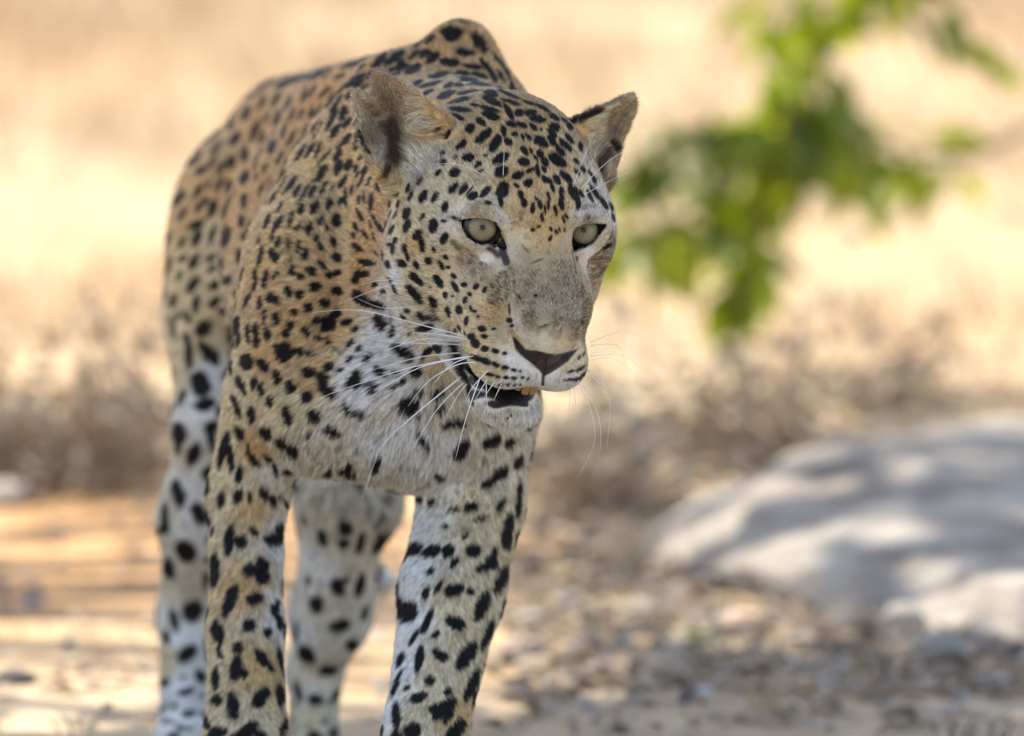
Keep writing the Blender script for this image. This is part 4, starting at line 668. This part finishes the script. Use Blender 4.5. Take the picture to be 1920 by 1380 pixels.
for bi, br in enumerate(BR):
    p = [at(px - 45, py, YS + .10 * math.sin(bi * 2.1 + k)) for k, (px, py) in enumerate(br)]
    if bi == 0: p = [np.array([1.06, YS + .1, .62])] + p
    if bi == 1: p = [np.array([.75, YS + .03, .9])] + p
    path = smooth_path(p, 12) - rootp; v, f = tube(path, np.linspace(.009 if bi == 0 else .006 if bi == 1 else .003, .0016, 12), 6); b = obj('branch', v, f, M_bark, sap, True)
    nl = [44, 50, 36, 42, 28, 9, 14, 6, 7, 22, 9, 12][bi]
    for i in range(nl):
        t_ = (i + .6) / nl; t_ = .68 + .32 * t_ if bi == 0 else .5 + .5 * t_ if bi == 1 else .15 + .85 * t_; q = path[min(int(t_ * 11), 11)]; a_ = random.uniform(0, 6.28); d = np.array([math.cos(a_) * .8, math.sin(a_) * .6, random.uniform(-1.5, .1)])
        place_leaf(random.choice(LM if random.random() < .75 else LM[2:]), sap, (q + rng.normal(0, .016, 3)).tolist(), d.tolist(), sc_=random.uniform(.7, 1.1))
def seedling(px, py, label, n, s_=.5):
    g = ground_at(px, py); g[2] = float(ground_z(g[0], g[1])[0]); o = thing('seedling', label, 'seedling', g.tolist()); v, f = tube([(0, 0, 0), (.002, 0, .018), (.004, .002, .035)], [.0016, .0013, .001], 5); obj('stem', v, f, M_leaf, o)
    for i in range(n): a_ = i * 2.4 + px; place_leaf(LM[2], o, (.004, .002, .03), (math.cos(a_), math.sin(a_), .7), sc_=s_)
seedling(1822, 1112, 'tiny bright green seedling sprouting beside the white stone', 4, .3); seedling(1300, 1262, 'tiny green seedling lying low in the leaf litter', 3, .36); seedling(1915, 1060, 'green seedling at the right edge by the boulder', 4, .6)
# dry shrubs: grey twigs, a few dead leaves
M_twig = noise_mat('dry_twig', [(.3, (.32, .24, .17)), (.7, (.50, .40, .29))], 40)
M_dead = mixmat('dead_leaf', [(.26, .2, .13), (.38, .29, .2), (.48, .38, .26)], .8)
def dry_shrub(px, py, wpx, hpx, seed, label, dens=1.0):
    R_ = np.random.default_rng(seed); g = ground_at(px, py); g[2] = float(ground_z(g[0], g[1])[0]); s = (g[1] + DIST) / DIST * U; o = thing('dry_shrub', label, 'shrub', g.tolist(), 0, None); parts, lv = [], []
    for i in range(int(26 * dens)):
        a_ = R_.uniform(0, 6.28); rr = R_.uniform(.05, .5) * wpx * s; hh = R_.uniform(.4, 1) * hpx * s; end = np.array([math.cos(a_) * rr, math.sin(a_) * rr * .7, hh]); mid = end * .5 + R_.normal(0, .02, 3); mid[2] = abs(mid[2]); st = np.array([end[0] * .3, end[1] * .3, 0])
        pth = smooth_path([st, mid, end], 6); parts.append(tube(pth, np.linspace(.0032, .001, 6), 4))
        for k in range(3):
            b0 = pth[R_.integers(2, 6)]; e = b0 + R_.normal(0, .045, 3) + [0, 0, .02]; e[2] = max(e[2], .01); parts.append(tube([b0, (b0 + e) / 2 + R_.normal(0, .006, 3), e], [.0016, .0012, .0007], 4))
            for m_ in range(3): lv.append(e + R_.normal(0, .02, 3))
    v, f = join(parts); tag(obj('twigs', v, f, M_twig, o), kind='stuff')
    lv = np.array(lv); n_ = len(lv); lv[:, 2] = np.maximum(lv[:, 2], .02); A = R_.normal(0, 1, (n_, 3)); A /= np.linalg.norm(A, axis=1, keepdims=True); B = np.cross(A, R_.normal(0, 1, (n_, 3))); B /= np.linalg.norm(B, axis=1, keepdims=True); ll = R_.uniform(.008, .02, n_)[:, None]
    V = np.stack([lv - A * ll, lv - B * ll * .5, lv + A * ll, lv + B * ll * .5], 1); V[:, :, 2] = np.maximum(V[:, :, 2], .002)
    k = many('dead_leaves', V, 2, R_.random(n_), M_dead, [(0, 1, 3), (1, 2, 3)]); k.parent = o; tag(k, kind='stuff'); return o
dry_shrub(190, 955, 330, 190, 1, 'grey dry shrub in the shade left of the hind leg', 1.2)
dry_shrub(20, 930, 240, 120, 2, 'low grey dry shrub at the left edge behind the pale stone', 1)
dry_shrub(1130, 1005, 380, 105, 3, 'wide low dry shrub in shade right of the foreleg', 1.5)
dry_shrub(1390, 930, 300, 110, 4, 'low dry shrub behind the left shoulder of the boulder', 1.3)
dry_shrub(1640, 815, 300, 60, 5, 'low grey dry shrub just behind the boulder top', .5)
# ---------------------------------------------------------------- the tree whose shade the leopard walks in (its crown hangs above the picture, clumps laid out for the shadows wanted)
M_tbark = noise_mat('tree_bark', [(.3, (.12, .09, .07)), (.7, (.26, .2, .16))], 12, bump=.8)
tb = np.array([-3.1, 3.3, 0.0]); tb[2] = float(ground_z(tb[0], tb[1])[0]) - .02
tree = thing('shade_tree', 'broad shade tree standing left of the view, its crown shading the leopard', 'tree', tb.tolist())
SH = [(-.9, -1.6, .8), (-.1, -1.7, .9), (.8, -1.5, .9), (-1.1, -.6, .8), (-.2, -.6, .9), (.7, -.5, .9), (-.9, .12, .72), (0, .3, .78), (.85, .2, .8), (-.55, .42, .4), (.12, .66, .4), (.55, .95, .5), (1.15, 1.0, .6), (-1.35, .3, .5), (.3, 1.25, .3), (.85, 1.55, .35), (1.3, 1.75, .4), (-.62, 3.15, .33), (-.95, 3.3, .4), (.18, 2.95, .26), (.5, 3.05, .24), (.78, 2.02, .26), (1.12, 2.25, .26), (.48, 1.72, .2), (.62, 1.98, .22), (.95, 2.0, .25), (.45, 2.15, .14), (.95, 2.55, .2), (1.3, 2.5, .25), (.7, 1.7, .26), (1.0, 1.9, .3), (.62, 2.3, .16), (.85, 2.3, .2), (1.35, 2.1, .3), (.75, 3.9, .3), (1.15, 4.3, .4), (-.4, 2.75, .2)]
V_, tints, cs = [], [], []
for k, (sx_, sy_, sr) in enumerate(SH):
    h = 3.5 + .9 * random.random(); c = np.array([sx_, sy_, 0]) + SUNV * (h / SUNV[2]); c[2] = h; cs.append((c, sr)); dens_ = 430 if k < 14 else 210; m_n = int(dens_ * (sr / .6) ** 2)
    p = rng.normal(0, 1, (m_n, 3)); p /= np.linalg.norm(p, axis=1, keepdims=True); p = c + p * sr * (rng.random((m_n, 1)) ** .45) * [1, 1, .5]
    A = rng.normal(0, 1, (m_n, 3)) * [1, 1, .45]; A /= np.linalg.norm(A, axis=1, keepdims=True); B = np.cross(A, rng.normal(0, .5, (m_n, 3)) + [0, 0, 1]); B /= np.linalg.norm(B, axis=1, keepdims=True); ll = rng.uniform(.055, .10, m_n)[:, None]
    V_.append(np.stack([p - A * ll, p - B * ll * .5, p + A * ll, p + B * ll * .5], 1)); tints.append(rng.random(m_n))
M_can = mixmat('canopy_leaf', [(.03, .07, .012), (.06, .11, .02), (.10, .16, .03)], .5, .25)
fo = many('foliage', np.concatenate(V_) - tb, 2, np.concatenate(tints), M_can, [(0, 1, 3), (1, 2, 3)]); fo.parent = tree; tag(fo, kind='stuff')
v, f = tube(smooth_path([(0, 0, -.05), (.08, .05, 1.2), (.2, .1, 2.4), (.5, .2, 3.3)], 14), np.linspace(.2, .12, 14), 12); obj('trunk', v, f, M_tbark, tree, True)
for c, sr in cs:
    e = c - tb; s0 = np.array([.2, .1, 2.2]) + np.array([.3, .1, 1.0]) * random.random(); md = (s0 + e) / 2 + [0, 0, .15]; v, f = tube(smooth_path([s0, md, e], 8), np.linspace(.032, .01, 8), 6); obj('limb', v, f, M_tbark, tree, True)
# ---------------------------------------------------------------- the leopard
def vnormals(V, F):
    n = np.zeros_like(V); a = np.cross(V[F[:, 2]] - V[F[:, 0]], V[F[:, 3]] - V[F[:, 1]])
    for k in range(4):
        for c in range(3): n[:, c] += np.bincount(F[:, k], a[:, c], len(V))
    return n / (np.linalg.norm(n, axis=1, keepdims=True) + 1e-9)
S = sculpt_leopard(); S.D += 2.5; LV, LF = S.mesh(); del S
LN = vnormals(LV, LF)
coat = Coat(LV, LF, LN)
coat.vc, coat.vl = coat.base(LV)
base = np.array([-.12, .35, 0.0])
leopard = thing('leopard', 'spotted male leopard walking towards the camera, head low and mouth slightly open', 'leopard', base.tolist())
dark, sk, skc, bare = coat.marks(LV)
vcol = coat.vc * (1 - dark[:, None]) + INK * dark[:, None]; vcol = vcol * (1 - sk[:, None]) + skc * sk[:, None]
def skin(t, s):
    a = nd(t, 'ShaderNodeAttribute', attribute_name='coat'); t.links.new(a.outputs['Color'], s.inputs['Base Color'])
    b = nd(t, 'ShaderNodeAttribute', attribute_name='bare'); r = nd(t, 'ShaderNodeMapRange', i_1=0.0, i_2=1.0, i_3=.85, i_4=.5); t.links.new(b.outputs['Fac'], r.inputs[0]); t.links.new(r.outputs[0], s.inputs['Roughness'])
    s.inputs['Specular IOR Level'].default_value = .35
    tc = nd(t, 'ShaderNodeTexCoord'); n = nd(t, 'ShaderNodeTexVoronoi', i_Scale=420.0); t.links.new(tc.outputs['Object'], n.inputs['Vector'])
    bp = nd(t, 'ShaderNodeBump', i_Strength=.35, i_Distance=.0015); t.links.new(n.outputs['Distance'], bp.inputs['Height']); t.links.new(bp.outputs[0], s.inputs['Normal'])
M_skin = mat('leopard_skin', skin)
def hair(t, s):
    a = nd(t, 'ShaderNodeAttribute', attribute_name='coat'); t.links.new(a.outputs['Color'], s.inputs['Base Color']); s.inputs['Roughness'].default_value = .55; s.inputs['Specular IOR Level'].default_value = .22
M_fur = mat('leopard_fur', hair)
me = bpy.data.meshes.new('body'); me.from_pydata((world(LV) - base), [], LF.tolist()); me.shade_smooth(); me.materials.append(M_skin)
at_ = me.attributes.new('coat', 'FLOAT_COLOR', 'POINT'); at_.data.foreach_set('color', np.c_[vcol, np.ones(len(LV))].astype(np.float32).ravel())
at_ = me.attributes.new('bare', 'FLOAT', 'POINT'); at_.data.foreach_set('value', bare.astype(np.float32))
body = link(bpy.data.objects.new('body', me)); body.parent = leopard
K, hcol, hrad = grow_fur(coat, FUR_COUNT, rng)
n, m_ = K.shape[:2]
cu = bpy.data.hair_curves.new('fur'); cu.add_curves([m_] * n)
cu.points.foreach_set('position', (world(K.reshape(-1, 3)) - base).astype(np.float32).ravel()); cu.points.foreach_set('radius', hrad.astype(np.float32).ravel())
at_ = cu.attributes.new('coat', 'FLOAT_COLOR', 'CURVE'); at_.data.foreach_set('color', np.c_[hcol, np.ones(n)].astype(np.float32).ravel()); cu.materials.append(M_fur)
fur = link(bpy.data.objects.new('fur', cu)); fur.parent = leopard; tag(fur, kind='stuff')
# eyes
def eye_mat(t, s):
    tc = nd(t, 'ShaderNodeTexCoord'); sx = nd(t, 'ShaderNodeSeparateXYZ'); nv = nd(t, 'ShaderNodeVectorMath', operation='NORMALIZE'); t.links.new(tc.outputs['Object'], nv.inputs[0]); t.links.new(nv.outputs[0], sx.inputs[0])
    ac = nd(t, 'ShaderNodeMath', operation='ARCCOSINE'); t.links.new(sx.outputs['Z'], ac.inputs[0]); dv = nd(t, 'ShaderNodeMath', operation='DIVIDE', i_1=1.2); t.links.new(ac.outputs[0], dv.inputs[0])
    c = ramp(t, dv.outputs[0], [(0, (.006, .005, .005)), (.10, (.006, .005, .004)), (.125, (.20, .15, .075)), (.30, (.29, .24, .145)), (.50, (.24, .20, .12)), (.61, (.12, .10, .06)), (.675, (.012, .009, .008)), (.84, (.012, .009, .008)), (1, (.06, .045, .04))])
    at2 = nd(t, 'ShaderNodeMath', operation='ARCTAN2'); t.links.new(sx.outputs['Y'], at2.inputs[0]); t.links.new(sx.outputs['X'], at2.inputs[1])
    cb = nd(t, 'ShaderNodeCombineXYZ'); m1 = nd(t, 'ShaderNodeMath', operation='MULTIPLY', i_1=9.0); t.links.new(at2.outputs[0], m1.inputs[0]); t.links.new(m1.outputs[0], cb.inputs[0]); t.links.new(dv.outputs[0], cb.inputs[1])
    n = nd(t, 'ShaderNodeTexNoise', i_Scale=3.0, i_Detail=4); t.links.new(cb.outputs[0], n.inputs['Vector']); mr = nd(t, 'ShaderNodeMapRange', i_1=.3, i_2=.7, i_3=.6, i_4=1.2); t.links.new(n.outputs['Fac'], mr.inputs[0])
    mx = nd(t, 'ShaderNodeVectorMath', operation='SCALE'); t.links.new(c, mx.inputs[0]); t.links.new(mr.outputs[0], mx.inputs['Scale']); t.links.new(mx.outputs[0], s.inputs['Base Color'])
    s.inputs['Roughness'].default_value = .35; t.links.new(ramp(t, dv.outputs[0], [(.66, (.6, .6, .6)), (.72, (.08, .08, .08))]), s.inputs['Coat Weight']); s.inputs['Specular IOR Level'].default_value = .2; s.inputs['Coat Roughness'].default_value = .0; s.inputs['Coat IOR'].default_value = 1.42
M_eye = mat('eye', eye_mat)
ev, ef = [], []
for i in range(25):
    th = math.pi * i / 24
    for j in range(32):
        r = (EYE_RAD - 1.5) + 3.2 * max(0, math.cos(min(th / .85, 1) * math.pi / 2)) ** 1.0; ev.append((r * U * math.sin(th) * math.cos(j * math.pi / 16), r * U * math.sin(th) * math.sin(j * math.pi / 16), r * U * math.cos(th)))
for i in range(24):
    for j in range(32): ef.append((i * 32 + j, (i + 1) * 32 + j, (i + 1) * 32 + (j + 1) % 32, i * 32 + (j + 1) % 32))
for c, (gx, gy) in ((EYE_LC, (905, 427)), (EYE_RC, (1094, 432))):
    o = obj('eyeball', ev, ef, M_eye, leopard, True)
    g = lay(gx, gy, c[2]) - c; g = np.array([g[0], g[1], -math.sqrt(max(1, (EYE_RAD) ** 2 - g[0] ** 2 - g[1] ** 2))]); gw = g[0] * AX_R + g[1] * AX_D + g[2] * AX_F
    o.location = world(c) - base; o.rotation_euler = Vector(gw.tolist()).to_track_quat('Z', 'Y').to_euler()
# teeth
M_tooth = noise_mat('tooth', [(.3, (.28, .135, .035)), (.7, (.40, .22, .08))], 300, rough=.3, spec=.5)
for a, b, r in (((6, 166, -228), (5, 168, -250), 9), ((-8, 166, -228), (-8, 168, -251), 8), ((-22, 163, -228), (-22, 164, -245), 8), ((-36, 154, -228), (-37, 155, -240), 8), ((-50, 142, -228), (-51, 142, -240), 9), ((-65, 124, -228), (-66, 124, -242), 10), ((-78, 100, -228), (-79, 100, -242), 11)):
    v, f = tube(smooth_path([world(hp(*a)), world(hp(*b))], 4) - base, np.array([r, r, r, r * .75]) * U, 8); obj('tooth', v, f, M_tooth, leopard, True)
# whiskers: root, bend points and tip (the root sits on the skin)
def wm(t, s):
    s.inputs['Base Color'].default_value = (.92, .91, .87, 1); s.inputs['Roughness'].default_value = .35; s.inputs['Specular IOR Level'].default_value = .6
M_wh = mat('whisker', wm)
WHISK = [[(875, 631), (785, 608), (695, 585), (640, 581), (586, 586)], [(879, 637), (830, 628), (772, 623)], [(868, 641), (803, 635), (763, 643), (712, 662), (675, 685)], [(868, 646), (800, 644), (730, 642)], [(868, 661), (785, 670), (687, 697)],
 [(877, 668), (767, 690), (640, 731), (590, 750)], [(890, 667), (785, 690), (694, 744), (651, 771)], [(897, 679), (857, 684), (803, 715), (765, 762)], [(879, 670), (843, 686), (814, 719)], [(882, 692), (749, 802), (712, 846), (691, 900), (680, 935)], [(883, 693), (757, 797), (738, 840), (731, 875)],
 [(890, 699), (821, 766), (770, 850)], [(891, 701), (857, 744), (830, 795)], [(917, 693), (886, 726), (872, 755)], [(901, 706), (875, 780), (854, 860)], [(915, 708), (890, 751)], [(912, 716), (912, 740), (914, 766)], [(930, 712), (908, 744)], [(942, 716), (925, 752)],
 [(736, 524), (700, 528), (667, 538)], [(741, 531), (690, 548), (632, 572)], [(771, 575), (715, 577), (669, 559)],
 [(1108, 641), (1155, 624), (1184, 623), (1223, 639)], [(1108, 648), (1144, 645), (1165, 657), (1183, 726)], [(1108, 662), (1140, 660)], [(1107, 668), (1165, 666), (1200, 688)], [(1105, 675), (1147, 671), (1176, 690)], [(1100, 692), (1129, 715), (1144, 762), (1137, 842)], [(1100, 693), (1122, 719), (1154, 773)], [(1084, 713), (1111, 780), (1113, 835), (1082, 896)], [(1089, 712), (1122, 780), (1126, 835), (1118, 875)], [(1075, 718), (1084, 802)], [(1070, 720), (1067, 777)],
 [(912, 331), (859, 308), (802, 309)], [(943, 333), (945, 275), (938, 250)], [(1073, 353), (1093, 300), (1115, 247)], [(1087, 356), (1140, 303), (1209, 262)], [(1093, 366), (1140, 341), (1177, 323)]]
for i, pl in enumerate(WHISK):
    h = None; back = 0
    while h is None and back < 16: h = coat.hit(pl[0][0] - back, pl[0][1]); back += 1
    if h is None: continue
    w0 = h[0][2]; n = len(pl); side = 1 if 22 <= i < 33 else 0
    pts = [lay(x, y, w0 + (4 if k == 0 else -10 + k / (n - 1) * (70 if side else (25 if i < 22 else -20)))) for k, (x, y) in enumerate(pl)]
    c = world(smooth_path(pts, 16)) - base; thick = .58 if i < 19 else .32
    if side: thick = .3
    v, f = tube(c, np.linspace(1, .18, 16) * thick * .001, 5); obj('whisker', v, f, M_wh, leopard, True)
